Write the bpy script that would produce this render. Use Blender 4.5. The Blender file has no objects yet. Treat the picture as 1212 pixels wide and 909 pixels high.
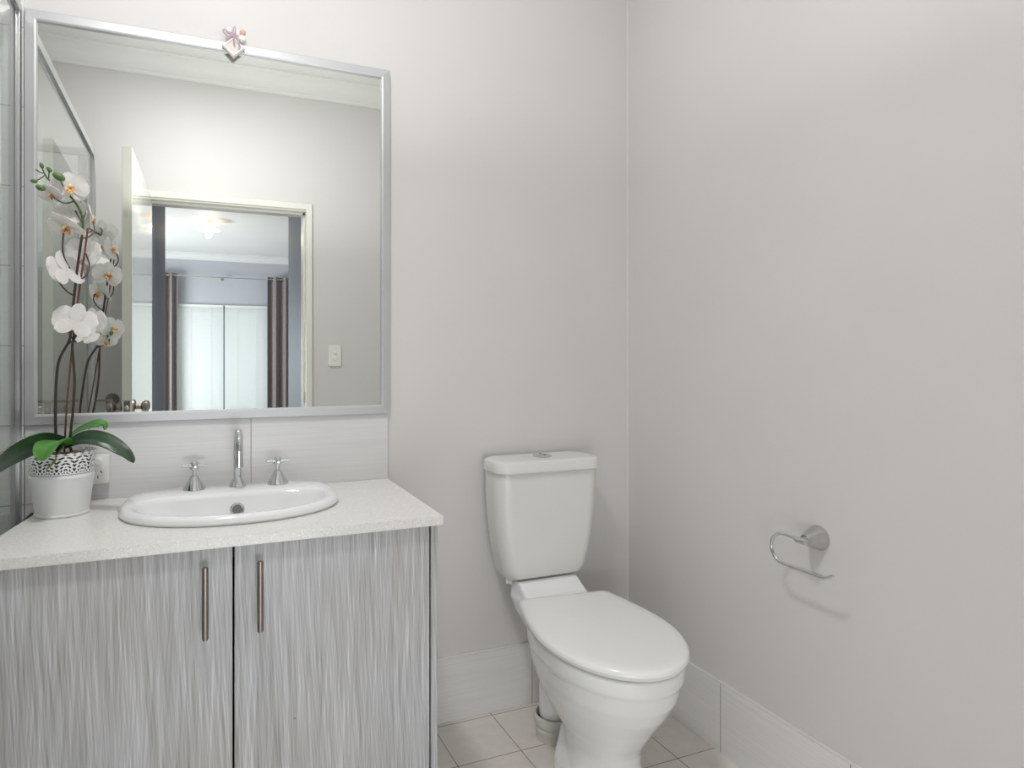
import bpy, bmesh, math, random
from mathutils import Vector, Matrix, noise
random.seed(7)
PI = math.pi
S = bpy.context.scene
C = S.collection
# ---------------------------------------------------------------- camera
cam = bpy.data.objects.new('camera', bpy.data.cameras.new('camera')); C.objects.link(cam)
cam.location = (0, 0, 1.153)
cam.rotation_euler = (PI/2, 0, -math.radians(21.70))
cam.data.sensor_width = 36; cam.data.lens = 759/1212*36
cam.data.shift_x = 72/1212; cam.data.shift_y = -31.5/1212
cam.data.clip_start = 0.02
S.camera = cam
# ---------------------------------------------------------------- light and exposure
S.view_settings.view_transform = 'Standard'; S.view_settings.look = 'None'
S.view_settings.gamma = 1; S.view_settings.use_curve_mapping = False
S.view_settings.exposure = 0.12
W = bpy.data.worlds.new('world'); S.world = W; W.use_nodes = True
bg = W.node_tree.nodes['Background']; bg.inputs[0].default_value = (0.92, 0.97, 1.0, 1); bg.inputs[1].default_value = 1.0

def area_lamp(name, loc, rot, shape, sx, sy, power, col):
    d = bpy.data.lights.new(name, 'AREA'); d.shape = shape; d.size = sx
    if shape in ('RECTANGLE', 'ELLIPSE'): d.size_y = sy
    d.energy = power; d.color = col
    o = bpy.data.objects.new(name, d); C.objects.link(o); o.location = loc; o.rotation_euler = rot
    return o
# bathroom ceiling lamp: found from the roll holder's shadow
area_lamp('bathroom_lamp', (-0.02, 0.80, 2.70), (0, 0, 0), 'DISK', 0.20, 0, 14.5, (1, 0.985, 0.97))
# added fill: large soft unseen panel aimed up at the bathroom ceiling
area_lamp('ceiling_fill', (0.25, 0.82, 1.75), (PI, 0, 0), 'RECTANGLE', 0.9, 0.8, 9.5, (1, 0.995, 1.0))
area_lamp('doorway_fill', (0.17, -0.22, 0.42), (PI/2, 0, 0), 'RECTANGLE', 0.76, 0.66, 6.0, (0.96, 0.98, 1.0))  # added low fill in the doorway, lifts the lower walls
# daylight outside the bedroom window, and an added out-of-view side fill with no window behind it
area_lamp('window_daylight', (0.42, -7.75, 1.3), (PI/2, 0, 0), 'RECTANGLE', 2.6, 2.4, 24.0, (0.95, 0.985, 1.0))
area_lamp('bedroom_side_fill', (-1.8, -5.3, 1.05), (0, -PI/2, 0), 'RECTANGLE', 1.1, 2.2, 135.0, (0.88, 0.94, 1.0))

# ---------------------------------------------------------------- materials
def lin(c):
    return tuple(((v/255)/12.92 if v/255 <= 0.04045 else (((v/255)+0.055)/1.055)**2.4) for v in c) + (1,)
def newmat(name):
    m = bpy.data.materials.new(name); m.use_nodes = True
    return m, m.node_tree, m.node_tree.nodes['Principled BSDF']
def mat(name, rgb, rough=0.5, metal=0.0, coat=0.0, noise_amt=0.03, nscale=12.0, sss=0.0):
    m, t, b = newmat(name)
    c = lin(rgb)
    n = t.nodes.new('ShaderNodeTexNoise'); n.inputs['Scale'].default_value = nscale; n.inputs['Detail'].default_value = 4
    tc = t.nodes.new('ShaderNodeTexCoord'); t.links.new(tc.outputs['Object'], n.inputs['Vector'])
    r = t.nodes.new('ShaderNodeValToRGB')
    r.color_ramp.elements[0].position = 0.3; r.color_ramp.elements[1].position = 0.7
    r.color_ramp.elements[0].color = tuple(v*(1-noise_amt) for v in c[:3])+(1,)
    r.color_ramp.elements[1].color = tuple(min(1, v*(1+noise_amt)) for v in c[:3])+(1,)
    t.links.new(n.outputs['Fac'], r.inputs['Fac']); t.links.new(r.outputs['Color'], b.inputs['Base Color'])
    b.inputs['Roughness'].default_value = rough; b.inputs['Metallic'].default_value = metal
    b.inputs['Coat Weight'].default_value = coat; b.inputs['Coat Roughness'].default_value = 0.05
    if sss:
        b.inputs['Subsurface Weight'].default_value = sss; b.inputs['Subsurface Radius'].default_value = (0.01, 0.01, 0.01)
    return m
def ramp(t, fac, stops):
    r = t.nodes.new('ShaderNodeValToRGB'); e = r.color_ramp.elements
    e[0].position, e[0].color = stops[0][0], stops[0][1]
    e[1].position, e[1].color = stops[-1][0], stops[-1][1]
    for p, c in stops[1:-1]:
        x = e.new(p); x.color = c
    t.links.new(fac, r.inputs['Fac']); return r.outputs['Color']
def math_node(t, op, a, b=None):
    n = t.nodes.new('ShaderNodeMath'); n.operation = op
    for i, v in enumerate((a, b)):
        if v is None: continue
        if isinstance(v, (int, float)): n.inputs[i].default_value = v
        else: t.links.new(v, n.inputs[i])
    return n.outputs[0]
def mixc(t, fac, a, b, mode='MIX'):
    n = t.nodes.new('ShaderNodeMix'); n.data_type = 'RGBA'; n.blend_type = mode
    for sock, v in ((n.inputs[0], fac), (n.inputs[6], a), (n.inputs[7], b)):
        if isinstance(v, (int, float)): sock.default_value = v
        elif isinstance(v, tuple): sock.default_value = v
        else: t.links.new(v, sock)
    return n.outputs[2]

def paint(name, rgb):
    m, t, b = newmat(name)
    tc = t.nodes.new('ShaderNodeTexCoord')
    n = t.nodes.new('ShaderNodeTexNoise'); n.inputs['Scale'].default_value = 2.2; n.inputs['Detail'].default_value = 3
    t.links.new(tc.outputs['Object'], n.inputs['Vector'])
    c = lin(rgb)
    col = ramp(t, n.outputs['Fac'], [(0.3, tuple(v*0.98 for v in c[:3])+(1,)), (0.7, tuple(v*1.02 for v in c[:3])+(1,))])
    t.links.new(col, b.inputs['Base Color'])
    n2 = t.nodes.new('ShaderNodeTexNoise'); n2.inputs['Scale'].default_value = 260; n2.inputs['Detail'].default_value = 2
    t.links.new(tc.outputs['Object'], n2.inputs['Vector'])
    bp = t.nodes.new('ShaderNodeBump'); bp.inputs['Strength'].default_value = 0.04; bp.inputs['Distance'].default_value = 0.002
    t.links.new(n2.outputs['Fac'], bp.inputs['Height']); t.links.new(bp.outputs['Normal'], b.inputs['Normal'])
    b.inputs['Roughness'].default_value = 0.55
    return m

def streak_tile(name, rgb, rough, joints_u, u_axis, joints_z, grout, period=(None, None)):
    """white wall tile with fine horizontal brush streaks; joints at given offsets, optionally repeating."""
    m, t, b = newmat(name)
    tc = t.nodes.new('ShaderNodeTexCoord')
    mp = t.nodes.new('ShaderNodeMapping')
    mp.inputs['Scale'].default_value = (4, 4, 420)
    t.links.new(tc.outputs['Object'], mp.inputs['Vector'])
    n = t.nodes.new('ShaderNodeTexNoise'); n.inputs['Scale'].default_value = 1.0; n.inputs['Detail'].default_value = 5; n.inputs['Roughness'].default_value = 0.7
    t.links.new(mp.outputs['Vector'], n.inputs['Vector'])
    c = lin(rgb)
    col = ramp(t, n.outputs['Fac'], [(0.28, tuple(v*0.91 for v in c[:3])+(1,)), (0.5, c), (0.72, tuple(min(1, v*1.05) for v in c[:3])+(1,))])
    sx = t.nodes.new('ShaderNodeSeparateXYZ'); t.links.new(tc.outputs['Object'], sx.inputs[0])
    def line(sock, off, per, w):
        a = math_node(t, 'SUBTRACT', sock, off - per/2)
        a = math_node(t, 'FLOORED_MODULO', a, per)
        a = math_node(t, 'SUBTRACT', a, per/2)
        a = math_node(t, 'ABSOLUTE', a)
        return math_node(t, 'LESS_THAN', a, w)
    f = 0
    pu, pz = period
    lu = line(sx.outputs[u_axis], joints_u, pu, 0.0013)
    lz = line(sx.outputs[2], joints_z, pz, 0.0013)
    f = math_node(t, 'MAXIMUM', lu, lz)
    col = mixc(t, f, col, lin(grout))
    t.links.new(col, b.inputs['Base Color'])
    t.links.new(math_node(t, 'ADD', math_node(t, 'MULTIPLY', f, 0.5), rough), b.inputs['Roughness'])
    bp = t.nodes.new('ShaderNodeBump'); bp.inputs['Strength'].default_value = 0.15; bp.inputs['Distance'].default_value = 0.0015
    hh = math_node(t, 'SUBTRACT', math_node(t, 'MULTIPLY', n.outputs['Fac'], 0.3), f)
    t.links.new(hh, bp.inputs['Height']); t.links.new(bp.outputs['Normal'], b.inputs['Normal'])
    return m

def floor_tile(name):
    m, t, b = newmat(name)
    tc = t.nodes.new('ShaderNodeTexCoord')
    sx = t.nodes.new('ShaderNodeSeparateXYZ'); t.links.new(tc.outputs['Object'], sx.inputs[0])
    def line(sock, off, w):
        a = math_node(t, 'SUBTRACT', sock, off - 0.1)
        a = math_node(t, 'FLOORED_MODULO', a, 0.2)
        a = math_node(t, 'ABSOLUTE', math_node(t, 'SUBTRACT', a, 0.1))
        return math_node(t, 'LESS_THAN', a, w)
    f = math_node(t, 'MAXIMUM', line(sx.outputs[0], 0.6865, 0.0015), line(sx.outputs[1], 1.672, 0.0015))
    n = t.nodes.new('ShaderNodeTexNoise'); n.inputs['Scale'].default_value = 30; n.inputs['Detail'].default_value = 6
    t.links.new(tc.outputs['Object'], n.inputs['Vector'])
    base = ramp(t, n.outputs['Fac'], [(0.3, lin((224, 219, 213))), (0.7, lin((232, 227, 221)))])
    ng = t.nodes.new('ShaderNodeTexNoise'); ng.inputs['Scale'].default_value = 8
    t.links.new(tc.outputs['Object'], ng.inputs['Vector'])
    gro = ramp(t, ng.outputs['Fac'], [(0.35, lin((150, 122, 104))), (0.65, lin((182, 160, 146)))])
    t.links.new(mixc(t, f, base, gro), b.inputs['Base Color'])
    t.links.new(math_node(t, 'ADD', math_node(t, 'MULTIPLY', f, 0.5), 0.32), b.inputs['Roughness'])
    bp = t.nodes.new('ShaderNodeBump'); bp.inputs['Strength'].default_value = 0.3; bp.inputs['Distance'].default_value = 0.002
    t.links.new(math_node(t, 'SUBTRACT', 1.0, f), bp.inputs['Height']); t.links.new(bp.outputs['Normal'], b.inputs['Normal'])
    return m

def laminate(name):
    """grey brushed laminate: many fine near-vertical streaks crossing at small angles"""
    m, t, b = newmat(name)
    tc = t.nodes.new('ShaderNodeTexCoord')
    warp = t.nodes.new('ShaderNodeTexNoise'); warp.inputs['Scale'].default_value = 2.5; warp.inputs['Detail'].default_value = 2
    t.links.new(tc.outputs['Object'], warp.inputs['Vector'])
    wv = t.nodes.new('ShaderNodeVectorMath'); wv.operation = 'SCALE'; wv.inputs[3].default_value = 0.010
    t.links.new(warp.outputs['Color'], wv.inputs[0])
    add = t.nodes.new('ShaderNodeVectorMath'); add.operation = 'ADD'
    t.links.new(tc.outputs['Object'], add.inputs[0]); t.links.new(wv.outputs[0], add.inputs[1])
    outs = []
    for ang, sc, zs in ((2.6, 300, 3.2), (-2.8, 260, 3.4), (0.4, 110, 1.6), (5.0, 280, 4.5)):
        mp = t.nodes.new('ShaderNodeMapping'); mp.inputs['Rotation'].default_value = (0, math.radians(ang), 0)
        t.links.new(add.outputs[0], mp.inputs['Vector'])
        mp2 = t.nodes.new('ShaderNodeMapping'); mp2.inputs['Scale'].default_value = (sc, sc*0.6, zs)
        t.links.new(mp.outputs[0], mp2.inputs['Vector'])
        n = t.nodes.new('ShaderNodeTexNoise'); n.inputs['Scale'].default_value = 1; n.inputs['Detail'].default_value = 3; n.inputs['Roughness'].default_value = 0.6
        t.links.new(mp2.outputs[0], n.inputs['Vector']); outs.append(n.outputs['Fac'])
    s = math_node(t, 'ADD', math_node(t, 'ADD', outs[0], outs[1]), math_node(t, 'ADD', outs[2], outs[3]))
    s = math_node(t, 'MULTIPLY', s, 0.25)
    col = ramp(t, s, [(0.38, lin((146, 145, 144))), (0.475, lin((176, 176, 176))), (0.53, lin((190, 191, 193))), (0.61, lin((216, 218, 220)))])
    big = t.nodes.new('ShaderNodeTexNoise'); big.inputs['Scale'].default_value = 3.0
    t.links.new(tc.outputs['Object'], big.inputs['Vector'])
    tint = ramp(t, big.outputs['Fac'], [(0.35, (0.97, 0.95, 0.93, 1)), (0.65, (1.0, 1.02, 1.04, 1))])
    col = mixc(t, 1.0, col, tint, 'MULTIPLY')
    # a few tiny brown marks
    vo = t.nodes.new('ShaderNodeTexVoronoi'); vo.inputs['Scale'].default_value = 9
    t.links.new(tc.outputs['Object'], vo.inputs['Vector'])
    mk = math_node(t, 'LESS_THAN', vo.outputs['Distance'], 0.022)
    col = mixc(t, math_node(t, 'MULTIPLY', mk, 0.6), col, lin((150, 105, 80)))
    t.links.new(col, b.inputs['Base Color']); b.inputs['Roughness'].default_value = 0.42
    return m

def quartz(name):
    m, t, b = newmat(name)
    tc = t.nodes.new('ShaderNodeTexCoord')
    vo = t.nodes.new('ShaderNodeTexVoronoi'); vo.inputs['Scale'].default_value = 420
    t.links.new(tc.outputs['Object'], vo.inputs['Vector'])
    sp = t.nodes.new('ShaderNodeSeparateColor'); t.links.new(vo.outputs['Color'], sp.inputs[0])
    col = ramp(t, sp.outputs[0], [(0.0, lin((214, 212, 208))), (0.15, lin((226, 225, 221))), (0.93, lin((231, 230, 227))), (1.0, lin((250, 250, 248)))])
    vd = t.nodes.new('ShaderNodeTexVoronoi'); vd.inputs['Scale'].default_value = 60
    t.links.new(tc.outputs['Object'], vd.inputs['Vector'])
    sd = math_node(t, 'LESS_THAN', vd.outputs['Distance'], 0.055)
    col = mixc(t, math_node(t, 'MULTIPLY', sd, 0.35), col, lin((160, 155, 150)))
    t.links.new(col, b.inputs['Base Color']); b.inputs['Roughness'].default_value = 0.2
    return m

def glass_pane(name, tint=(0.945, 0.965, 0.955, 1), ior=2.3):
    m = bpy.data.materials.new(name); m.use_nodes = True; t = m.node_tree
    for n in list(t.nodes): t.nodes.remove(n)
    out = t.nodes.new('ShaderNodeOutputMaterial')
    tr = t.nodes.new('ShaderNodeBsdfTransparent'); tr.inputs[0].default_value = tint
    gl = t.nodes.new('ShaderNodeBsdfGlossy'); gl.inputs['Roughness'].default_value = 0.0
    fr = t.nodes.new('ShaderNodeFresnel'); fr.inputs[0].default_value = ior
    ge = t.nodes.new('ShaderNodeNewGeometry')
    f = math_node(t, 'MULTIPLY', fr.outputs[0], math_node(t, 'SUBTRACT', 1.0, ge.outputs['Backfacing']))
    mx = t.nodes.new('ShaderNodeMixShader')
    t.links.new(f, mx.inputs[0]); t.links.new(tr.outputs[0], mx.inputs[1]); t.links.new(gl.outputs[0], mx.inputs[2])
    t.links.new(mx.outputs[0], out.inputs[0])
    return m

def mirror_mat():
    m, t, b = newmat('mirror_silver')
    b.inputs['Base Color'].default_value = (0.90, 0.925, 0.905, 1); b.inputs['Metallic'].default_value = 1; b.inputs['Roughness'].default_value = 0.0
    return m

def lace_mat(cx, cy, z0, z1):
    """white enamel pierced by a lace pattern of real holes"""
    m, t, b = newmat('lace_enamel')
    b.inputs['Base Color'].default_value = lin((235, 236, 236)); b.inputs['Roughness'].default_value = 0.35
    tc = t.nodes.new('ShaderNodeTexCoord'); sx = t.nodes.new('ShaderNodeSeparateXYZ'); t.links.new(tc.outputs['Object'], sx.inputs[0])
    ang = math_node(t, 'ARCTAN2', sx.outputs[1], sx.outputs[0])
    N = 12
    u = math_node(t, 'MULTIPLY', ang, 0.068)                        # arc length
    cell = 2*PI*0.068/N
    ul = math_node(t, 'SUBTRACT', math_node(t, 'FLOORED_MODULO', u, cell), cell/2)
    v = math_node(t, 'SUBTRACT', sx.outputs[2], z0)
    # fan: concentric arcs around the base of each cell, broken radially
    r = math_node(t, 'SQRT', math_node(t, 'ADD', math_node(t, 'MULTIPLY', ul, ul), math_node(t, 'MULTIPLY', v, v)))
    th = math_node(t, 'ARCTAN2', math_node(t, 'ABSOLUTE', ul), v)
    a1 = math_node(t, 'SINE', math_node(t, 'MULTIPLY', r, 2*PI/0.0068))
    a2 = math_node(t, 'SINE', math_node(t, 'ADD', math_node(t, 'MULTIPLY', th, 13.0), math_node(t, 'MULTIPLY', r, 420)))
    hole = math_node(t, 'GREATER_THAN', math_node(t, 'ADD', a1, a2), 0.45)
    inside = math_node(t, 'MULTIPLY', math_node(t, 'GREATER_THAN', v, 0.006), math_node(t, 'LESS_THAN', v, z1-z0-0.004))
    hole = math_node(t, 'MULTIPLY', hole, inside)
    row = math_node(t, 'GREATER_THAN', math_node(t, 'SINE', math_node(t, 'MULTIPLY', ang, 110)), 0.1)
    inrow = math_node(t, 'MULTIPLY', math_node(t, 'GREATER_THAN', v, 0.0012), math_node(t, 'LESS_THAN', v, 0.0042))
    hole = math_node(t, 'MAXIMUM', hole, math_node(t, 'MULTIPLY', row, inrow))
    out = t.nodes['Material Output']; tr = t.nodes.new('ShaderNodeBsdfTransparent'); mx = t.nodes.new('ShaderNodeMixShader')
    t.links.new(hole, mx.inputs[0]); t.links.new(b.outputs[0], mx.inputs[1]); t.links.new(tr.outputs[0], mx.inputs[2]); t.links.new(mx.outputs[0], out.inputs[0])
    return m

def petal_mat():
    m, t, b = newmat('orchid_petal')
    tc = t.nodes.new('ShaderNodeTexCoord')
    n = t.nodes.new('ShaderNodeTexNoise'); n.inputs['Scale'].default_value = 160; n.inputs['Detail'].default_value = 3
    t.links.new(tc.outputs['Object'], n.inputs['Vector'])
    t.links.new(ramp(t, n.outputs['Fac'], [(0.3, lin((240, 238, 236))), (0.7, lin((250, 249, 248)))]), b.inputs['Base Color'])
    b.inputs['Roughness'].default_value = 0.5
    out = t.nodes['Material Output']; tl = t.nodes.new('ShaderNodeBsdfTranslucent'); tl.inputs[0].default_value = (0.9, 0.89, 0.86, 1)
    mx = t.nodes.new('ShaderNodeMixShader'); mx.inputs[0].default_value = 0.38
    t.links.new(b.outputs[0], mx.inputs[1]); t.links.new(tl.outputs[0], mx.inputs[2]); t.links.new(mx.outputs[0], out.inputs[0])
    return m

def lip_mat():
    m, t, b = newmat('orchid_lip')
    tc = t.nodes.new('ShaderNodeTexCoord')
    n = t.nodes.new('ShaderNodeTexNoise'); n.inputs['Scale'].default_value = 170; n.inputs['Detail'].default_value = 2
    t.links.new(tc.outputs['Object'], n.inputs['Vector'])
    t.links.new(ramp(t, n.outputs['Fac'], [(0.40, lin((205, 92, 60))), (0.47, lin((240, 170, 70))), (0.56, lin((248, 214, 130))), (0.66, lin((245, 240, 220)))]), b.inputs['Base Color'])
    b.inputs['Roughness'].default_value = 0.5
    return m

def leaf_mat(name, c1, c2):
    m, t, b = newmat(name)
    tc = t.nodes.new('ShaderNodeTexCoord')
    n = t.nodes.new('ShaderNodeTexNoise'); n.inputs['Scale'].default_value = 28; n.inputs['Detail'].default_value = 4
    t.links.new(tc.outputs['Object'], n.inputs['Vector'])
    t.links.new(ramp(t, n.outputs['Fac'], [(0.3, lin(c1)), (0.7, lin(c2))]), b.inputs['Base Color'])
    b.inputs['Roughness'].default_value = 0.38
    return m

def slat_mat():
    m, t, b = newmat('blind_slat')
    b.inputs['Base Color'].default_value = lin((235, 238, 236)); b.inputs['Roughness'].default_value = 0.5
    out = t.nodes['Material Output']; tl = t.nodes.new('ShaderNodeBsdfTranslucent'); tl.inputs[0].default_value = (0.95, 0.95, 0.93, 1)
    mx = t.nodes.new('ShaderNodeMixShader'); mx.inputs[0].default_value = 0.25
    t.links.new(b.outputs[0], mx.inputs[1]); t.links.new(tl.outputs[0], mx.inputs[2]); t.links.new(mx.outputs[0], out.inputs[0])
    return m
def curtain_mat():
    m, t, b = newmat('curtain_cloth')
    tc = t.nodes.new('ShaderNodeTexCoord'); mp = t.nodes.new('ShaderNodeMapping'); mp.inputs['Scale'].default_value = (400, 400, 30)
    t.links.new(tc.outputs['Object'], mp.inputs[0])
    n = t.nodes.new('ShaderNodeTexNoise'); n.inputs['Scale'].default_value = 1; t.links.new(mp.outputs[0], n.inputs['Vector'])
    t.links.new(ramp(t, n.outputs['Fac'], [(0.3, lin((120, 112, 110))), (0.7, lin((150, 142, 138)))]), b.inputs['Base Color'])
    b.inputs['Roughness'].default_value = 0.9
    return m
def emit(name, col, s):
    m, t, b = newmat(name); b.inputs['Base Color'].default_value = (0.9, 0.85, 0.75, 1)
    b.inputs['Emission Color'].default_value = col; b.inputs['Emission Strength'].default_value = s
    return m

M = dict(
    wall=paint('wall_paint', (217, 215, 214)),
    ceil=paint('ceiling_paint', (232, 232, 229)),
    bed=paint('bedroom_paint', (192, 193, 199)),
    passage=paint('passage_shade_paint', (122, 128, 140)),  # darker than the bedroom: the passage's shade is put into the paint
    trim=mat('trim_gloss', (232, 231, 224), 0.25, noise_amt=0.01),
    doorp=mat('door_paint', (226, 225, 214), 0.07, noise_amt=0.01, coat=0.6),
    floor=floor_tile('floor_tiles'),
    carpet=mat('bedroom_carpet', (150, 142, 132), 0.95, noise_amt=0.15, nscale=200),
    splash=streak_tile('splash_tiles', (222, 222, 223), 0.22, 0.144, 0, 0.585, (178, 172, 168), (0.4005, 0.199)),
    skirtb=streak_tile('skirting_tiles_back', (232, 231, 229), 0.3, 1.040, 0, -0.5, (160, 158, 155), (0.4, 50)),
    skirtr=streak_tile('skirting_tiles_right', (232, 231, 229), 0.3, 1.448, 1, -0.5, (160, 158, 155), (0.4, 50)),
    shower=streak_tile('shower_tiles', (232, 233, 232), 0.2, -0.657, 0, 0.585, (165, 165, 162), (0.4005, 0.199)),
    showery=streak_tile('shower_tiles_side', (232, 233, 232), 0.2, 0.3, 1, 0.585, (165, 165, 162), (0.4005, 0.199)),
    caulk=mat('silicone', (226, 224, 222), 0.4, noise_amt=0.02),
    lam=laminate('grey_laminate'),
    dark=mat('dark_gap', (60, 50, 46), 0.8),
    quartz=quartz('speckled_quartz'),
    ceram=mat('white_ceramic', (240, 241, 242), 0.08, coat=0.5, noise_amt=0.006),
    seat=mat('toilet_seat_plastic', (240, 240, 238), 0.22, noise_amt=0.006),
    cist=mat('cistern_plastic', (228, 228, 224), 0.25, noise_amt=0.008),
    pvc=mat('grey_white_plastic', (214, 212, 204), 0.4, noise_amt=0.03),
    chrome=mat('polished_chrome', (212, 214, 216), 0.07, 1.0, noise_amt=0.01),
    satin=mat('brushed_steel', (200, 199, 197), 0.2, 1.0, noise_amt=0.04, nscale=60),
    nickel=mat('satin_nickel', (165, 156, 148), 0.25, 1.0, noise_amt=0.04),
    bronze=mat('handle_nickel', (150, 141, 134), 0.35, 1.0, noise_amt=0.04),
    alu=mat('satin_aluminium', (205, 206, 207), 0.30, 1.0, noise_amt=0.015),
    alup=mat('powder_frame', (196, 198, 200), 0.42, 0.45, noise_amt=0.015),
    mirror=mirror_mat(),
    glass=glass_pane('screen_glass'),
    wglass=glass_pane('window_glass', (0.97, 0.99, 1, 1), 1.4),
    plate=mat('white_switch_plastic', (238, 237, 233), 0.3, noise_amt=0.005),
    slot=mat('socket_slot', (55, 50, 48), 0.7),
    slotg=mat('drain_grey', (120, 118, 116), 0.6),
    enamel=mat('pot_enamel', (236, 237, 238), 0.32, noise_amt=0.008),
    soil=mat('potting_bark', (72, 60, 50), 0.95, noise_amt=0.4, nscale=90),
    moss=mat('dry_moss', (150, 140, 110), 0.95, noise_amt=0.25, nscale=70),
    petal=petal_mat(), lip=lip_mat(),
    column=mat('flower_column', (250, 232, 190), 0.5, noise_amt=0.05),
    leafd=leaf_mat('leaf_dark', (28, 52, 36), (46, 78, 50)),
    leafb=leaf_mat('leaf_bright', (62, 122, 44), (92, 158, 62)),
    stemp=mat('stem_purple', (66, 48, 44), 0.45, noise_amt=0.25, nscale=60),
    stake=mat('stake_red', (112, 62, 54), 0.5, noise_amt=0.15, nscale=60),
    stemg=mat('stem_green', (74, 96, 50), 0.45, noise_amt=0.2, nscale=60),
    budg=mat('bud_green', (88, 122, 66), 0.4, noise_amt=0.15, nscale=60),
    root=mat('root_olive', (140, 134, 96), 0.7, noise_amt=0.1, nscale=90),
    ribbon=mat('pink_ribbon', (190, 164, 178), 0.4, noise_amt=0.08, nscale=200),
    plaque=mat('plaque_white', (212, 205, 200), 0.4, noise_amt=0.05, nscale=160),
    bead=mat('amber_bead', (214, 178, 150), 0.1, coat=0.8, noise_amt=0.15, nscale=200),
    gem=mat('white_gem', (252, 248, 250), 0.05, coat=1.0, noise_amt=0.01),
    slat=slat_mat(), curtain=curtain_mat(),
    ss=mat('mullion_grey', (110, 120, 130), 0.5, 0.3),
    lampglow=emit('lamp_glow', (1.0, 0.80, 0.55, 1), 4.0),
    lamprose=mat('lamp_rose', (236, 226, 206), 0.4),
    diff=mat('oyster_glass', (245, 244, 240), 0.3),
)

# ---------------------------------------------------------------- mesh helpers
def link(name, me, m, parent=None, smooth=False):
    o = bpy.data.objects.new(name, me); C.objects.link(o)
    if m is not None:
        for x in (m if isinstance(m, (list, tuple)) else [m]): me.materials.append(x)
    if parent is not None:
        o.parent = parent
        o.matrix_parent_inverse = Matrix.Translation(-parent.location) if parent.type == 'EMPTY' else Matrix.Identity(4)
        if parent.type != 'EMPTY' and parent.parent is not None:
            o.matrix_parent_inverse = Matrix.Identity(4)
    if smooth:
        for p in me.polygons: p.use_smooth = True
        try: me.set_sharp_from_angle(angle=math.radians(38))
        except Exception: pass
        if len(me.polygons) < 400:
            wn = o.modifiers.new('weighted_normal', 'WEIGHTED_NORMAL'); wn.keep_sharp = True; wn.weight = 90
    return o
def obj(name, bm, m, parent=None, smooth=True, recalc=True):
    if recalc: bmesh.ops.recalc_face_normals(bm, faces=bm.faces[:])
    me = bpy.data.meshes.new(name); bm.to_mesh(me); bm.free()
    return link(name, me, m, parent, smooth)
def tag(o, label=None, cat=None, group=None, kind=None):
    if label: o['label'] = label
    if cat: o['category'] = cat
    if group: o['group'] = group
    if kind: o['kind'] = kind
    return o
def thing(name, loc, label, cat, group=None):
    o = bpy.data.objects.new(name, None); C.objects.link(o); o.location = loc; o.empty_display_size = 0.05
    return tag(o, label, cat, group)
def box(bm, x0, x1, y0, y1, z0, z1, bev=0.0, seg=2):
    vs = [bm.verts.new((x, y, z)) for x in (x0, x1) for y in (y0, y1) for z in (z0, z1)]
    fs = [(0, 1, 3, 2), (4, 6, 7, 5), (0, 4, 5, 1), (2, 3, 7, 6), (0, 2, 6, 4), (1, 5, 7, 3)]
    F = [bm.faces.new([vs[i] for i in f]) for f in fs]
    if bev > 0:
        es = list({e for f in F for e in f.edges})
        bmesh.ops.bevel(bm, geom=es, offset=bev, segments=seg, affect='EDGES', profile=0.5)
    return bm
def B(*a, **k): return box(bmesh.new(), *a, **k)
def rings(bm, rs, cap0=True, cap1=True, closed=True):
    V = [[bm.verts.new(p) for p in r] for r in rs]
    n = len(V[0])
    for a, b in zip(V, V[1:]):
        for i in range(n if closed else n-1):
            j = (i+1) % n
            bm.faces.new((a[i], a[j], b[j], b[i]))
    if cap0: bm.faces.new(V[0][::-1])
    if cap1: bm.faces.new(V[-1])
    return V
def lathe(bm, prof, origin, axis='Z', n=40, cap0=True, cap1=True):
    """prof: (radius, height) pairs; axis string or vector"""
    ax = {'X': Vector((1, 0, 0)), 'Y': Vector((0, 1, 0)), 'Z': Vector((0, 0, 1))}.get(axis, None) if isinstance(axis, str) else Vector(axis).normalized()
    u = ax.orthogonal().normalized(); v = ax.cross(u); o = Vector(origin)
    rs = [[o + ax*h + u*(r*math.cos(2*PI*i/n)) + v*(r*math.sin(2*PI*i/n)) for i in range(n)] for r, h in prof]
    rings(bm, rs, cap0, cap1); return bm
def catmull(pts, k=6):
    P = [Vector(p) for p in pts]; P = [P[0]*2-P[1]] + P + [P[-1]*2-P[-2]]
    out = []
    for i in range(1, len(P)-2):
        for s in range(k):
            t = s/k; a, b, c, d = P[i-1], P[i], P[i+1], P[i+2]
            out.append(0.5*((2*b)+(-a+c)*t+(2*a-5*b+4*c-d)*t*t+(-a+3*b-3*c+d)*t**3))
    out.append(P[-2]); return out
def tube(bm, pts, r, n=12, smooth=6, r1=None):
    P = catmull(pts, smooth) if smooth else [Vector(p) for p in pts]
    up = None; rs = []
    for i, p in enumerate(P):
        d = (P[min(i+1, len(P)-1)]-P[max(i-1, 0)]).normalized()
        if up is None: u = d.orthogonal().normalized()
        else: u = (up - d*up.dot(d)).normalized()
        up = u; v = d.cross(u)
        rr = r if r1 is None else r+(r1-r)*i/(len(P)-1)
        rs.append([p+u*(rr*math.cos(2*PI*k/n))+v*(rr*math.sin(2*PI*k/n)) for k in range(n)])
    rings(bm, rs); return bm
def extrude_profile(bm, prof, axis, a0, a1):
    """prof: list of (p,q) in the plane across the axis"""
    def P(p, q, a): return (a, p, q) if axis == 'X' else (p, a, q)
    rings(bm, [[P(p, q, a0) for p, q in prof], [P(p, q, a1) for p, q in prof]]); return bm
def sphere(bm, c, r, seg=16, sc=(1, 1, 1), rot=None):
    mt = Matrix.Translation(c) @ (rot.to_4x4() if rot is not None else Matrix.Identity(4)) @ Matrix.Diagonal((r*sc[0], r*sc[1], r*sc[2], 1))
    bmesh.ops.create_uvsphere(bm, u_segments=seg, v_segments=max(6, seg//2), radius=1, matrix=mt); return bm
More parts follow.
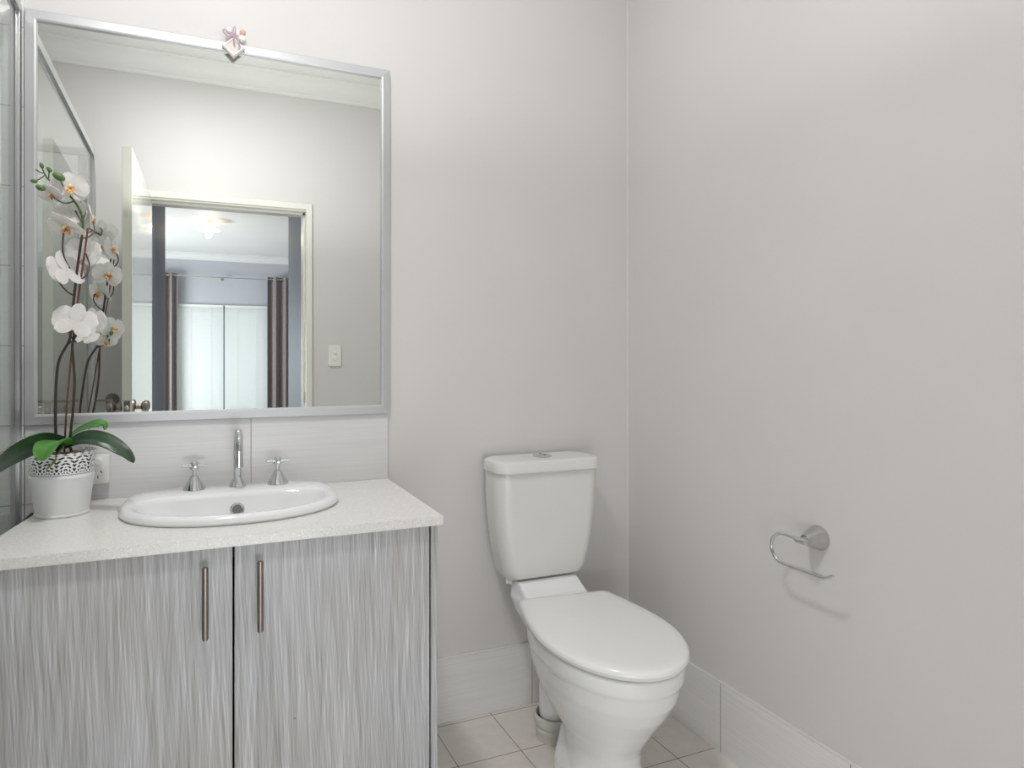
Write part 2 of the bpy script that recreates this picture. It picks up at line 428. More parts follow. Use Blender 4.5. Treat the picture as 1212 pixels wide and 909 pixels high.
def apply_mods(o):
    dg = bpy.context.evaluated_depsgraph_get(); me = bpy.data.meshes.new_from_object(o.evaluated_get(dg))
    old = o.data; o.modifiers.clear(); o.data = me; bpy.data.meshes.remove(old)

# ================================================================ SETTING
YB = 1.894; XR = 1.432; YF = -0.134; XL = -1.30; H = 2.81
def struct(name, bm, m, parent=None, smooth=False, label=None):
    o = obj(name, bm, m, parent, smooth)
    if parent is None: o['kind'] = 'structure'
    if label: o['label'] = label
    return o
struct('floor', B(XL-0.1, XR+0.1, YF-0.116, YB+0.1, -0.08, 0), M['floor'])
struct('ceiling', B(XL-0.1, XR+0.1, YF-0.116, YB+0.1, H, H+0.08), M['ceil'])
struct('wall_back', B(XL-0.1, XR+0.1, YB, YB+0.1, 0, H), M['wall'])
struct('wall_right', B(XR, XR+0.1, YF-0.116, YB, 0, H), M['wall'])
struct('wall_left', B(XL-0.1, XL, YF-0.116, YB, 0, H), M['wall'])
# front wall with the doorway
DX0, DX1, DZ = -0.272, 0.630, 2.040
bm = bmesh.new()
box(bm, XL, DX0, YF-0.116, YF, 0, H); box(bm, DX1, XR, YF-0.116, YF, 0, H); box(bm, DX0, DX1, YF-0.116, YF, DZ, H)
struct('wall_front', bm, M['wall'])
# fine white paint bead up the corner
struct('trim_1', B(XR-0.004, XR, YB-0.004, YB, 0.20, H-0.1), M['caulk'])
# cornices (coved)
def cove(n=8, s=0.105):
    p = [(0, 0), (0, -s), (0.012, -s), (0.012, -s+0.008)]
    for i in range(n+1):
        a = PI/2*i/n
        p.append((0.016+(s-0.032)*(1-math.cos(a)), -s+0.014+(s-0.03)*math.sin(a)))
    p += [(s-0.008, -0.012), (s, -0.012), (s, 0)]
    return p
pr = cove()
bm = bmesh.new(); extrude_profile(bm, [(YF+a, H+b) for a, b in pr], 'X', XL, XR); struct('trim_2', bm, M['ceil'])
bm = bmesh.new(); extrude_profile(bm, [(YB-a, H+b) for a, b in pr], 'X', XL, XR); struct('trim_3', bm, M['ceil'])
bm = bmesh.new(); extrude_profile(bm, [(XR-a, H+b) for a, b in pr], 'Y', YF, YB); struct('trim_4', bm, M['ceil'])
bm = bmesh.new(); extrude_profile(bm, [(XL+a, H+b) for a, b in pr], 'Y', YF, YB); struct('trim_5', bm, M['ceil'])
# tiled skirtings
def skirt(name, x0, x1, y0, y1, m):
    o = struct(name, B(x0, x1, y0, y1, 0, 0.200, bev=0.0012, seg=1), m)
    return o
skirt('baseboard_back', 0.526, XR, YB-0.010, YB, M['skirtb'])
skirt('baseboard_right', XR-0.010, XR, YF, YB-0.010, M['skirtr'])
bm = bmesh.new(); box(bm, 0.526, XR, YB-0.0105, YB, 0.200, 0.2055, bev=0.002); box(bm, XR-0.0105, XR, YF, YB, 0.200, 0.2055, bev=0.002)
struct('trim_6', bm, M['caulk'], smooth=True)
bm = bmesh.new(); box(bm, XL, -0.30, YF, YF+0.01, 0, 0.2); box(bm, 0.66, XR, YF, YF+0.01, 0, 0.2)
struct('baseboard_front', bm, M['skirtb'])
# splashback tiles above the counter and down beside it
struct('trim_7', B(-0.398, 0.543, YB-0.009, YB, 0.585, 0.983, bev=0.001, seg=1), M['splash'])
# shower tiling
struct('trim_8', B(XL, -0.400, YB-0.009, YB, 0, 2.10), M['shower'])
struct('trim_9', B(XL, XL+0.009, 0.60, YB-0.009, 0, 2.10), M['showery'])
# door architrave and jamb
bm = bmesh.new()
for ax0, ax1 in ((-0.305, -0.262), (0.612, 0.648)): box(bm, ax0, ax1, YF, YF+0.016, 0, 2.074, bev=0.004)
box(bm, -0.305, 0.648, YF, YF+0.0162, 2.036, 2.074, bev=0.004)
struct('trim_10', bm, M['trim'], smooth=True)
bm = bmesh.new()
box(bm, DX0, DX0+0.018, YF-0.12, YF+0.004, 0, DZ, bev=0.001); box(bm, DX1-0.018, DX1, YF-0.12, YF+0.004, 0, DZ, bev=0.001); box(bm, DX0, DX1, YF-0.12, YF+0.004, DZ-0.014, DZ, bev=0.001)
box(bm, DX0+0.016, DX0+0.028, YF-0.12, YF-0.045, 0, DZ-0.012); box(bm, DX1-0.028, DX1-0.016, YF-0.12, YF-0.045, 0, DZ-0.012); box(bm, DX0, DX1, YF-0.12, YF-0.045, DZ-0.026, DZ-0.012)
jamb = struct('trim_11', bm, M['trim'], smooth=True)
sp = obj('strike_plate', B(DX1-0.0195, DX1-0.0175, YF-0.044, YF-0.008, 0.88, 0.945, bev=0.0006), M['nickel'], jamb)

# door leaf, standing open into the room
hx, hy = -0.225, YF+0.004; dl = 0.92; da = math.radians(91.4)
door = thing('door_1', (hx, hy, 0.008), None, None); door['kind'] = 'structure'
door.rotation_euler = (0, 0, da)
def dobj(name, bm, m, parent=door):
    o = obj(name, bm, m); o.parent = parent; o.matrix_parent_inverse = Matrix.Identity(4); return o
dobj('door_panel', B(0, dl, 0, 0.038, 0, 2.022, bev=0.0015), M['doorp'])
kz = 0.935
def knob(side):
    bm = bmesh.new(); s = 1 if side > 0 else -1; y0 = 0.038 if s > 0 else 0.0
    o = (dl-0.06, y0, kz)
    lathe(bm, [(0.031, 0), (0.031, 0.004), (0.026, 0.008), (0.013, 0.010), (0.012, 0.028), (0.019, 0.032), (0.026, 0.040), (0.0275, 0.045), (0.0275, 0.047), (0.0265, 0.048), (0.0275, 0.049), (0.026, 0.056), (0.019, 0.062), (0.004, 0.064)], o, (0, s, 0), 32)
    return dobj('door_knob', bm, M['nickel'])
knob(1); knob(-1)
lp = dobj('latch_plate', B(dl-0.001, dl+0.0015, 0.007, 0.031, kz-0.03, kz+0.03, bev=0.0005), M['nickel'])
dobj('latch_bolt', lathe(bmesh.new(), [(0.009, 0), (0.009, 0.008), (0.004, 0.011)], (dl, 0.019, kz), 'X', 20), M['chrome'], lp)

# passage and bedroom beyond the doorway
PX0, PX1, PY = -0.228, 0.734, -1.84
struct('wall_passage_left', B(PX0-0.09, PX0, PY, YF-0.116, 0, H), M['passage'])
struct('wall_passage_right', B(PX1, PX1+0.09, PY, YF-0.116, 0, H), M['passage'])
BX0, BX1, BY = -1.9, 3.0, -7.24
bm = bmesh.new(); box(bm, BX0, PX0-0.09, PY, PY+0.09, 0, H); box(bm, PX1+0.09, BX1, PY, PY+0.09, 0, H); struct('wall_bedroom_near', bm, M['bed'])
struct('floor_bedroom', B(BX0-0.1, BX1+0.1, BY-0.1, YF-0.12, -0.08, -0.002), M['carpet'])
struct('ceiling_bedroom', B(BX0-0.1, BX1+0.1, BY-0.1, YF-0.12, H, H+0.08), M['ceil'])
struct('wall_bedroom_left', B(BX0-0.1, BX0, BY, PY+0.09, 0, H), M['bed'])
struct('wall_bedroom_right', B(BX1, BX1+0.1, BY, PY+0.09, 0, H), M['bed'])
WX0, WX1, WZ0, WZ1 = -0.29, 1.11, 0.25, 1.99
bm = bmesh.new()
box(bm, BX0, WX0, BY-0.12, BY, 0, H); box(bm, WX1, BX1, BY-0.12, BY, 0, H); box(bm, WX0, WX1, BY-0.12, BY, WZ1, H); box(bm, WX0, WX1, BY-0.12, BY, 0, WZ0)
struct('wall_bedroom_far', bm, M['bed'])
bm = bmesh.new(); extrude_profile(bm, [(BY+a, H+b) for a, b in pr], 'X', BX0, BX1); struct('trim_12', bm, M['ceil'])
# bedroom window
bm = bmesh.new()
for x0, x1 in ((WX0, WX0+0.04), (WX1-0.04, WX1), (0.40, 0.44)): box(bm, x0, x1, BY-0.10, BY-0.05, WZ0, WZ1, bev=0.003)
for z0, z1 in ((WZ0, WZ0+0.04), (WZ1-0.04, WZ1)): box(bm, WX0, WX1, BY-0.10, BY-0.05, z0, z1, bev=0.003)
win = struct('window_1', bm, M['ss'], smooth=True)
obj('pane', B(WX0+0.04, 0.40, BY-0.078, BY-0.072, WZ0+0.04, WZ1-0.04), M['wglass'], win)
obj('pane', B(0.44, WX1-0.04, BY-0.078, BY-0.072, WZ0+0.04, WZ1-0.04), M['wglass'], win)

# ================================================================ VANITY
def sector(cx, cy, a, bf, bb, z, n=72, ef=2.0, eb=3.6):
    out = []
    for i in range(n):
        t = 2*PI*i/n; c, s = math.cos(t), math.sin(t)
        e, b = (eb, bb) if s > 0 else (ef, bf)
        ex = e if s > 0 else 2.15
        x = a*math.copysign(abs(c)**(2/ex), c); y = b*math.copysign(abs(s)**(2/e), s)
        out.append((cx+x, cy+y, z))
    return out
CZ = 0.785
vc = thing('vanity_cabinet', (0.07, 1.65, 0), 'grey streaked laminate bathroom vanity cabinet with two doors under the white countertop', 'cabinet')
bm = bmesh.new()
box(bm, -0.385, -0.369, 1.424, 1.884, 0.10, CZ-0.022); box(bm, -0.369, 0.509, 1.424, 1.884, 0.10, 0.118); box(bm, -0.369, 0.509, 1.872, 1.884, 0.118, CZ-0.022)
box(bm, -0.34, 0.50, 1.45, 1.47, 0, 0.10)
obj('carcass', bm, M['dark'], vc, smooth=False)
obj('side_panel', B(0.509, 0.525, 1.406, 1.884, 0, CZ-0.022, bev=0.0008, seg=1), M['lam'], vc)
def vdoor(x0, x1, hxx):
    d = obj('door', B(x0, x1, 1.405, 1.4225, 0.105, CZ-0.0235, bev=0.0012), M['lam'], vc)
    bm = bmesh.new(); tube(bm, [(hxx, 1.376, 0.586), (hxx, 1.376, 0.732)], 0.0062, 16, 0)
    bmesh.ops.bevel(bm, geom=[e for e in bm.edges if all(abs(abs(v.co.z-0.659)-0.073) < 1e-4 for v in e.verts)], offset=0.0015, segments=2, affect='EDGES')
    for z in (0.611, 0.707): tube(bm, [(hxx, 1.376, z), (hxx, 1.406, z)], 0.004, 12, 0)
    tag(obj('handle', bm, M['bronze'], d), 'slim vertical nickel bar handle')
vdoor(-0.385, 0.0705, 0.0172); vdoor(0.0745, 0.5045, 0.1235)

# countertop with a hole for the basin
ct_b = bmesh.new()
lo = [(-0.338, 1.885), (-0.399, 1.392), (0.5345, 1.392), (0.543, 1.885)]
rings(ct_b, [[(x, y, CZ-0.022) for x, y in lo], [(x, y, CZ) for x, y in lo]])
bmesh.ops.bevel(ct_b, geom=ct_b.edges[:], offset=0.0015, segments=2, affect='EDGES')
ct = obj('countertop', ct_b, M['quartz'], smooth=False)
tag(ct, 'white speckled quartz countertop on the grey vanity, slanted at its left end', 'countertop')
SX, SY = 0.088, 1.672
cut_b = bmesh.new(); rings(cut_b, [sector(SX, SY, 0.225, 0.165, 0.085, z) for z in (CZ-0.1, CZ+0.1)])
cut = obj('cutter', cut_b, None)
md = ct.modifiers.new('b', 'BOOLEAN'); md.object = cut; md.operation = 'DIFFERENCE'; md.solver = 'EXACT'
bpy.context.view_layer.update(); apply_mods(ct); bpy.data.objects.remove(cut)

wb = thing('wash_basin', (SX, SY, CZ), 'white ceramic drop-in wash basin with rounded front set into the countertop', 'basin')
R = [(0.252, 0.190, 0.188, CZ+0.0005, 2.1, 4.2), (0.2555, 0.194, 0.190, CZ+0.006, 2.1, 4.2), (0.2545, 0.193, 0.1895, CZ+0.013, 2.1, 4.2), (0.249, 0.189, 0.185, CZ+0.019, 2.1, 4.2), (0.243, 0.184, 0.178, CZ+0.0215, 2.1, 4.0)]
Rin = [(0.228, 0.171, 0.076, CZ+0.021, 2.1, 3.2), (0.222, 0.165, 0.070, CZ+0.0175, 2.1, 3.2), (0.217, 0.158, 0.0655, CZ+0.008, 2.1, 3.2), (0.208, 0.143, 0.062, CZ-0.01, 2.1, 3.0), (0.190, 0.128, 0.05, CZ-0.045, 2.0, 2.6), (0.150, 0.100, 0.034, CZ-0.085, 2.0, 2.2), (0.09, 0.06, 0.02, CZ-0.108, 2.0, 2.0), (0.024, 0.018, 0.018, CZ-0.114, 2.0, 2.0)]
bm = bmesh.new()
prof = []
for i, (a, bf, bb, z, ef, eb) in enumerate(R+Rin):
    cy = SY
    prof.append(sector(SX, cy, a, bf, bb, z, 96, ef, eb))
# underside shell returning to the start
under = [(0.150+0.008, 0.106, 0.045, CZ-0.093), (0.20, 0.138, 0.062, CZ-0.05), (0.217, 0.153, 0.074, CZ-0.022), (0.217, 0.154, 0.075, CZ-0.001)]
rings(bm, prof, cap0=False, cap1=True)
rings(bm, [sector(SX, SY, 0.03, 0.022, 0.02, CZ-0.121, 96, 2, 2)] + [sector(SX, SY, a, bf, bb, z, 96, 2.0, 3.0) for a, bf, bb, z in under] + [prof[0]], cap0=True, cap1=False)
bmesh.ops.remove_doubles(bm, verts=bm.verts[:], dist=1e-5)
obj('bowl', bm, M['ceram'], wb)
ovn = Vector((0, -0.93, 0.25))
ov = obj('overflow_ring', lathe(bmesh.new(), [(0.0178, -0.004), (0.0178, 0.004), (0.0155, 0.006), (0.0120, 0.005), (0.0120, 0.001)], (0.098, 1.7285, 0.763), ovn, 32), M['chrome'], wb)
obj('overflow_hole', lathe(bmesh.new(), [(0.0119, -0.002), (0.0119, 0.003), (0.001, 0.0032)], (0.098, 1.7285, 0.763), ovn, 24), M['slotg'], ov)
obj('drain', lathe(bmesh.new(), [(0.024, -0.001), (0.024, 0.002), (0.018, 0.003), (0.017, 0.001)], (SX, SY, CZ-0.114), 'Z', 32), M['chrome'], wb)

def tap(x, label, rot):
    ty = 1.815; tz = CZ+0.0212
    t = thing('basin_tap', (x, ty, tz), label, 'tap', 'chrome taps on the basin')
    obj('cone_base', lathe(bmesh.new(), [(0.0275, 0), (0.0278, 0.002), (0.0095, 0.036), (0.008, 0.037)], (x, ty, tz), 'Z', 40), M['chrome'], t)
    obj('spindle', lathe(bmesh.new(), [(0.0055, 0.034), (0.0055, 0.055)], (x, ty, tz), 'Z', 20), M['chrome'], t)
    h = bmesh.new(); lathe(h, [(0.0085, 0.052), (0.0100, 0.054), (0.0100, 0.070), (0.007, 0.073), (0.003, 0.0735)], (x, ty, tz), 'Z', 24)
    for k in range(4):
        a = rot+k*PI/2; d = Vector((math.cos(a), math.sin(a), 0)); c = Vector((x, ty, tz+0.063))
        lathe(h, [(0.0065, 0.004), (0.0065, 0.014), (0.0046, 0.0145), (0.0046, 0.029), (0.0032, 0.030)], c, tuple(d), 16)
    obj('cross_handle', h, M['chrome'], t)
tap(-0.004, 'chrome cross-handle basin tap nearest the potted orchid', 0.12)
tap(0.209, 'chrome cross-handle basin tap beside the splashback tile joint, right of the spout', -0.02)
sx_, sy_ = 0.104, 1.822; sz = CZ+0.0212
spo = thing('basin_spout', (sx_, sy_, sz), 'tall chrome gooseneck basin spout between the two cross-handle taps', 'spout')
obj('cone_base', lathe(bmesh.new(), [(0.0225, 0), (0.0227, 0.002), (0.0100, 0.023), (0.009, 0.024)], (sx_, sy_, sz), 'Z', 40), M['chrome'], spo)
g = [(sx_, sy_, sz+0.02), (sx_, sy_, sz+0.06), (sx_, sy_, sz+0.11)]
rr = 0.036
for i in range(1, 9):
    a = PI*i/9*1.0
    g.append((sx_, sy_-rr+rr*math.cos(a), sz+0.112+rr*math.sin(a)))
g += [(sx_, sy_-2*rr, sz+0.105), (sx_, sy_-2*rr, sz+0.066)]
nk = obj('gooseneck', tube(bmesh.new(), g, 0.0100, 24, 4), M['chrome'], spo)
obj('aerator', lathe(bmesh.new(), [(0.0107, 0), (0.0107, 0.012)], (sx_, sy_-2*rr, sz+0.062), 'Z', 24), M['chrome'], nk)

# ---------------------------------------------------------------- mirror
MX0, MX1, MZ0, MZ1 = -0.397, 0.546, 0.983, 2.023; FW = 0.0265
mir = thing('wall_mirror', ((MX0+MX1)/2, YB, MZ0), 'large rectangular wall mirror in a thin brushed aluminium frame', 'mirror')
obj('mirror_glass', B(MX0+0.02, MX1-0.02, 1.8815, 1.886, MZ0+0.02, MZ1-0.02), M['mirror'], mir, smooth=False)
bm = bmesh.new()
def loop4(i, y): return [(MX0+i, y, MZ0+i), (MX1-i, y, MZ0+i), (MX1-i, y, MZ1-i), (MX0+i, y, MZ1-i)]
rings(bm, [loop4(0, YB-0.001), loop4(0, 1.8755), loop4(0.0012, 1.8745), loop4(FW-0.005, 1.8725), loop4(FW-0.001, 1.874), loop4(FW, 1.876), loop4(FW, 1.8815)], cap0=False, cap1=False)
fr = obj('mirror_frame', bm, M['alup'], mir, smooth=False)

# ---------------------------------------------------------------- ornament hanging over the mirror frame
ox, oz = 0.096, 2.008
orn = thing('hanging_ornament', (ox, 1.868, oz), 'small white diamond ornament with pink ribbon and shiny beads on top of the mirror frame', 'ornament')
def diamond(bm, cx, cz, s, y0, y1, bev):
    b2 = bmesh.new(); box(b2, -s/2, s/2, y0, y1, -s/2, s/2, bev=bev)
    bmesh.ops.rotate(b2, verts=b2.verts[:], cent=(0, 0, 0), matrix=Matrix.Rotation(PI/4, 3, 'Y'))
    bmesh.ops.translate(b2, verts=b2.verts[:], vec=(cx, 0, cz))
    me = bpy.data.meshes.new('t'); b2.to_mesh(me); b2.free(); bm.from_mesh(me); bpy.data.meshes.remove(me)
bm = bmesh.new(); diamond(bm, ox, oz, 0.044, 1.8615, 1.8705, 0.002); pq = obj('plaque', bm, M['plaque'], orn)
bm = bmesh.new()
for r0, r1 in ((0.0255, 0.0215),):
    def dl4(r, y): return [(ox-r, y, oz), (ox, y, oz-r), (ox+r, y, oz), (ox, y, oz+r)]
    rings(bm, [dl4(0.0265, 1.862), dl4(0.0265, 1.859), dl4(0.022, 1.859), dl4(0.022, 1.862)], cap0=False, cap1=False)
obj('plaque_rim', bm, M['gem'], pq, smooth=False)
bm = bmesh.new()
bz = oz+0.029
tube(bm, [(ox, 1.858, bz), (ox-0.012, 1.855, bz+0.004), (ox-0.024, 1.856, bz+0.012), (ox-0.026, 1.858, bz+0.006), (ox-0.014, 1.858, bz-0.004), (ox, 1.858, bz)], 0.0016, 8)
tube(bm, [(ox, 1.858, bz), (ox+0.006, 1.855, bz+0.012), (ox+0.002, 1.856, bz+0.024), (ox-0.002, 1.858, bz+0.012), (ox, 1.858, bz)], 0.0014, 8)
tube(bm, [(ox, 1.857, bz), (ox+0.001, 1.853, bz-0.010), (ox+0.002, 1.855, bz-0.024)], 0.0022, 8)
tube(bm, [(ox, 1.857, bz), (ox-0.010, 1.855, bz-0.008), (ox-0.018, 1.857, bz-0.016)], 0.0016, 8)
tube(bm, [(ox, 1.857, bz), (ox+0.010, 1.853, bz-0.010), (ox+0.016, 1.855, bz-0.026), (ox+0.014, 1.857, bz-0.036)], 0.0016, 8)
obj('ribbon', bm, M['ribbon'], orn)
for cx_, cz_, r_, mm in ((ox-0.012, bz+0.018, 0.0095, 'gem'), (ox+0.008, bz+0.016, 0.010, 'gem'), (ox+0.022, bz+0.002, 0.0105, 'gem'), (ox-0.016, bz+0.001, 0.006, 'gem')):
    bm = bmesh.new(); bmesh.ops.create_icosphere(bm, subdivisions=2, radius=r_, matrix=Matrix.Translation((cx_, 1.872, cz_)))
    obj('bead', bm, M[mm], orn, smooth=False)
bm = bmesh.new(); bmesh.ops.create_icosphere(bm, subdivisions=2, radius=0.0085, matrix=Matrix.Translation((ox+0.025, 1.870, bz+0.018)))
tag(obj('bead', bm, M['bead'], orn, smooth=False), 'faceted amber bead')

# ---------------------------------------------------------------- power outlet
po = thing('power_outlet', (-0.265, YB-0.009, 0.865), 'white double power outlet on the splashback tiles behind the orchid pot', 'outlet')
yy = YB-0.009
bm = bmesh.new(); box(bm, -0.323, -0.208, yy-0.026, yy, 0.829, 0.903, bev=0.003); obj('face_plate', bm, M['plate'], po)
for cx_ in (-0.298, -0.233):
    sw = obj('rocker_switch', lathe(bmesh.new(), [(0.0095, 0), (0.0095, 0.002), (0.0085, 0.003), (0.0080, 0.0055), (0.006, 0.006)], (cx_, yy-0.026, 0.887), (0, -1, 0), 32), M['plate'], po)
    so = obj('socket', lathe(bmesh.new(), [(0.0175, 0), (0.0175, 0.0012), (0.0165, 0.0018)], (cx_, yy-0.026, 0.856), (0, -1, 0), 40), M['plate'], po)
    bm = bmesh.new()
    for dx, dz, a in ((-0.0075, 0.004, 0.5), (0.0075, 0.004, -0.5), (0, -0.009, 0)):
        b2 = bmesh.new(); box(b2, -0.001, 0.001, yy-0.0282, yy-0.0277, -0.004, 0.004)
        bmesh.ops.rotate(b2, verts=b2.verts[:], cent=(0, 0, 0), matrix=Matrix.Rotation(a, 3, 'Y')); bmesh.ops.translate(b2, verts=b2.verts[:], vec=(cx_+dx, 0, 0.856+dz))
        me = bpy.data.meshes.new('t'); b2.to_mesh(me); b2.free(); bm.from_mesh(me); bpy.data.meshes.remove(me)
    obj('slots', bm, M['slot'], so, smooth=False)

# ================================================================ POTTED ORCHID
PXc, PYc = -0.293, 1.745
orc = thing('potted_orchid', (PXc, PYc, CZ), 'white moth orchid in a white pierced metal pot at the left end of the countertop', 'plant')
bm = bmesh.new()
lathe(bm, [(0.050, 0.003), (0.056, 0.0), (0.0575, 0.002), (0.0575, 0.005), (0.056, 0.007), (0.0665, 0.088), (0.0678, 0.090), (0.0678, 0.0925), (0.0668, 0.094), (0.0662, 0.0975), (0.0652, 0.0975), (0.0655, 0.088), (0.0545, 0.008)], (PXc, PYc, CZ+0.0003), 'Z', 64)
pot = obj('pot', bm, M['enamel'], orc)
# lace rim with scalloped top edge, own origin at the pot axis so that the pattern is wrapped round it
n = 240; lz0, lz1 = 0.0965, 0.149
def lr(z): return 0.0665 + (z-0.0965)*0.075
me_r = bmesh.new(); rows = []
for k in range(7):
    ring = []
    for i in range(n):
        a = 2*PI*i/n; top = lz1-0.004+0.0035*abs(math.sin(a*12)) + 0.001*abs(math.sin(a*36)); z = lz0+(top-lz0)*k/6
        r = lr(z); ring.append((r*math.cos(a), r*math.sin(a), z))
    rows.append(ring)
rings(me_r, rows, False, False)
lace = obj('lace_rim', me_r, lace_mat(0, 0, lz0, lz1), None, recalc=True)
lace.parent = orc; lace.matrix_parent_inverse = Matrix.Identity(4)
bm = bmesh.new(); lathe(bm, [(0.045, 0.02), (0.0615, 0.130), (0.05, 0.137), (0.02, 0.141), (0.002, 0.142)], (PXc, PYc, CZ), 'Z', 48)
for v in bm.verts:
    if v.co.z > CZ+0.13: v.co.z += 0.006*noise.noise(v.co*90)
obj('bark', bm, M['soil'], orc)
bm = bmesh.new(); sphere(bm, (-0.268, 1.735, 0.925), 0.022, 20, (1.1, 0.9, 0.35))
for v in bm.verts: v.co += 0.002*noise.noise_vector(v.co*120)
obj('moss_clump', bm, M['moss'], orc)
bm = bmesh.new(); sphere(bm, (-0.307, 1.722, 0.962), 0.0062, 14, (1, 1, 0.9)); obj('root_nub', bm, M['stake'], orc)
obj('aerial_root', tube(bmesh.new(), [(-0.286, 1.712, 0.945), (-0.2905, 1.688, 0.935), (-0.296, 1.672, 0.918), (-0.311, 1.668, 0.902)], 0.0028, 10, 6, 0.0018), M['root'], orc)

def leaf(pts, widths, fold, m, side=None, thick=0.0012):
    P = catmull(pts, 6); n = len(P); bm = bmesh.new(); top = []; bot = []
    K = 9
    for i, p in enumerate(P):
        d = (P[min(i+1, n-1)]-P[max(i-1, 0)]).normalized()
        t = i/(n-1)
        w = widths(t)
        s = Vector(side(t)) if side else d.cross(Vector((0, 0, 1)))
        s = (s-d*s.dot(d)).normalized(); u = s.cross(d).normalized()
        if u.z < 0: u = -u
        rt = []; rb = []
        for k in range(K):
            q = -1+2*k/(K-1)
            off = s*(w*q)+u*(fold*w*abs(q)**1.3 + 0.0006*math.sin(q*18))
            rt.append(p+off+u*thick); rb.append(p+off-u*thick)
        top.append(rt); bot.append(rb)
    rings(bm, [a+b[::-1] for a, b in zip(top, bot)])
    return obj('leaf', bm, m, orc)
def lw(wmax, peak=0.55, base=0.35):
    def f(t):
        if t < peak: return wmax*(base+(1-base)*math.sin(PI/2*t/peak))
        q = (t-peak)/(1-peak); return max(0.0006, wmax*math.sqrt(max(0, 1-q**2.4)))
    return f
leaf([(-0.288, 1.735, 0.950), (-0.319, 1.685, 0.958), (-0.345, 1.63, 0.950), (-0.361, 1.575, 0.940), (-0.368, 1.515, 0.933), (-0.371, 1.465, 0.926)], lw(0.034, 0.6, 0.5), 0.2, M['leafd'], side=lambda t: (0.45, 0.2, 0.85))
leaf([(-0.280, 1.730, 0.945), (-0.292, 1.69, 0.962), (-0.303, 1.645, 0.958), (-0.308, 1.600, 0.932)], lw(0.028, 0.45), 0.2, M['leafb'], side=lambda t: (1, -0.25, 0.05))
leaf([(-0.285, 1.735, 0.944), (-0.245, 1.715, 0.963), (-0.200, 1.695, 0.957), (-0.160, 1.672, 0.933), (-0.134, 1.660, 0.908)], lw(0.021, 0.45), 0.25, M['leafd'], side=lambda t: (0.2, -0.75, -0.6))
leaf([(-0.289, 1.745, 0.950), (-0.267, 1.76, 0.973), (-0.236, 1.772, 0.987), (-0.214, 1.775, 0.989), (-0.207, 1.768, 0.976)], lw(0.016, 0.6), 0.2, M['leafb'], side=lambda t: (0.2, -0.8, 0.15-0.9*t))
S1 = [(-0.300, 1.735, 0.930), (-0.303, 1.730, 0.955), (-0.299, 1.70, 1.043), (-0.288, 1.67, 1.14), (-0.262, 1.65, 1.197), (-0.254, 1.64, 1.272), (-0.246, 1.635, 1.347), (-0.236, 1.63, 1.422)]
fs = obj('flower_stem', tube(bmesh.new(), S1, 0.0034, 12, 6, 0.0026), M['stemp'], orc)
S1b = [(-0.236, 1.63, 1.420), (-0.234, 1.63, 1.456), (-0.239, 1.628, 1.478), (-0.25, 1.625, 1.498), (-0.264, 1.62, 1.515), (-0.28, 1.615, 1.525), (-0.289, 1.61, 1.532), (-0.298, 1.607, 1.539), (-0.302, 1.605, 1.547), (-0.305, 1.603, 1.555)]
tag(obj('stem_tip', tube(bmesh.new(), S1b, 0.0026, 12, 6, 0.0012), M['stemg'], fs), 'green arching tip')
obj('flower_stem', tube(bmesh.new(), [(-0.272, 1.735, 0.930), (-0.275, 1.73, 0.955), (-0.263, 1.70, 1.042), (-0.258, 1.68, 1.111), (-0.259, 1.66, 1.178), (-0.250, 1.652, 1.205), (-0.240, 1.66, 1.228)], 0.0032, 12, 6, 0.0024), M['stemp'], orc)
obj('support_stake', tube(bmesh.new(), [(-0.288, 1.740, 0.930), (-0.286, 1.733, 0.955), (-0.277, 1.70, 1.032), (-0.263, 1.668, 1.149), (-0.252, 1.652, 1.235), (-0.242, 1.642, 1.31), (-0.233, 1.637, 1.376), (-0.225, 1.634, 1.442)], 0.0021, 10, 6), M['stake'], orc)
for q in (S1[4], (-0.258, 1.664, 1.150)):
    pass
obj('stem_tie', tube(bmesh.new(), [(-0.268, 1.652, 1.180), (-0.262, 1.646, 1.186), (-0.254, 1.650, 1.190), (-0.252, 1.658, 1.188)], 0.0022, 8, 6), M['stemp'], orc)

def petal_surface(bm, L, Wd, ang, curl, cup, z0, inner=0.15, base_w=0.25, tip=0.5, thick=0.0004, n=12, K=9, tiltwave=0.0):
    """one petal in the flower's plane (local XY, facing +Z), growing in direction ang"""
    d = Vector((math.cos(ang), math.sin(ang), 0)); s = Vector((-math.sin(ang), math.cos(ang), 0)); u = Vector((0, 0, 1))
    rows = []
    for i in range(n+1):
        t = i/n
        if t < tip: w = base_w+(1-base_w)*math.sin(PI/2*t/tip)
        else: w = math.sqrt(max(0.0, 1-((t-tip)/(1-tip))**2))
        w = max(w, 0.02)*Wd
        lift = curl*t*t
        rows.append([d*(L*t)+s*(w*q)+u*(z0+lift*L+cup*Wd*(q*q)*t + tiltwave*Wd*math.sin(q*3+t*4)) for q in [-1+2*k/(K-1) for k in range(K)]])
    top = [[p+u*thick for p in r] for r in rows]; bot = [[p-u*thick for p in r][::-1] for r in rows]
    rings(bm, [a+b for a, b in zip(top, bot)])
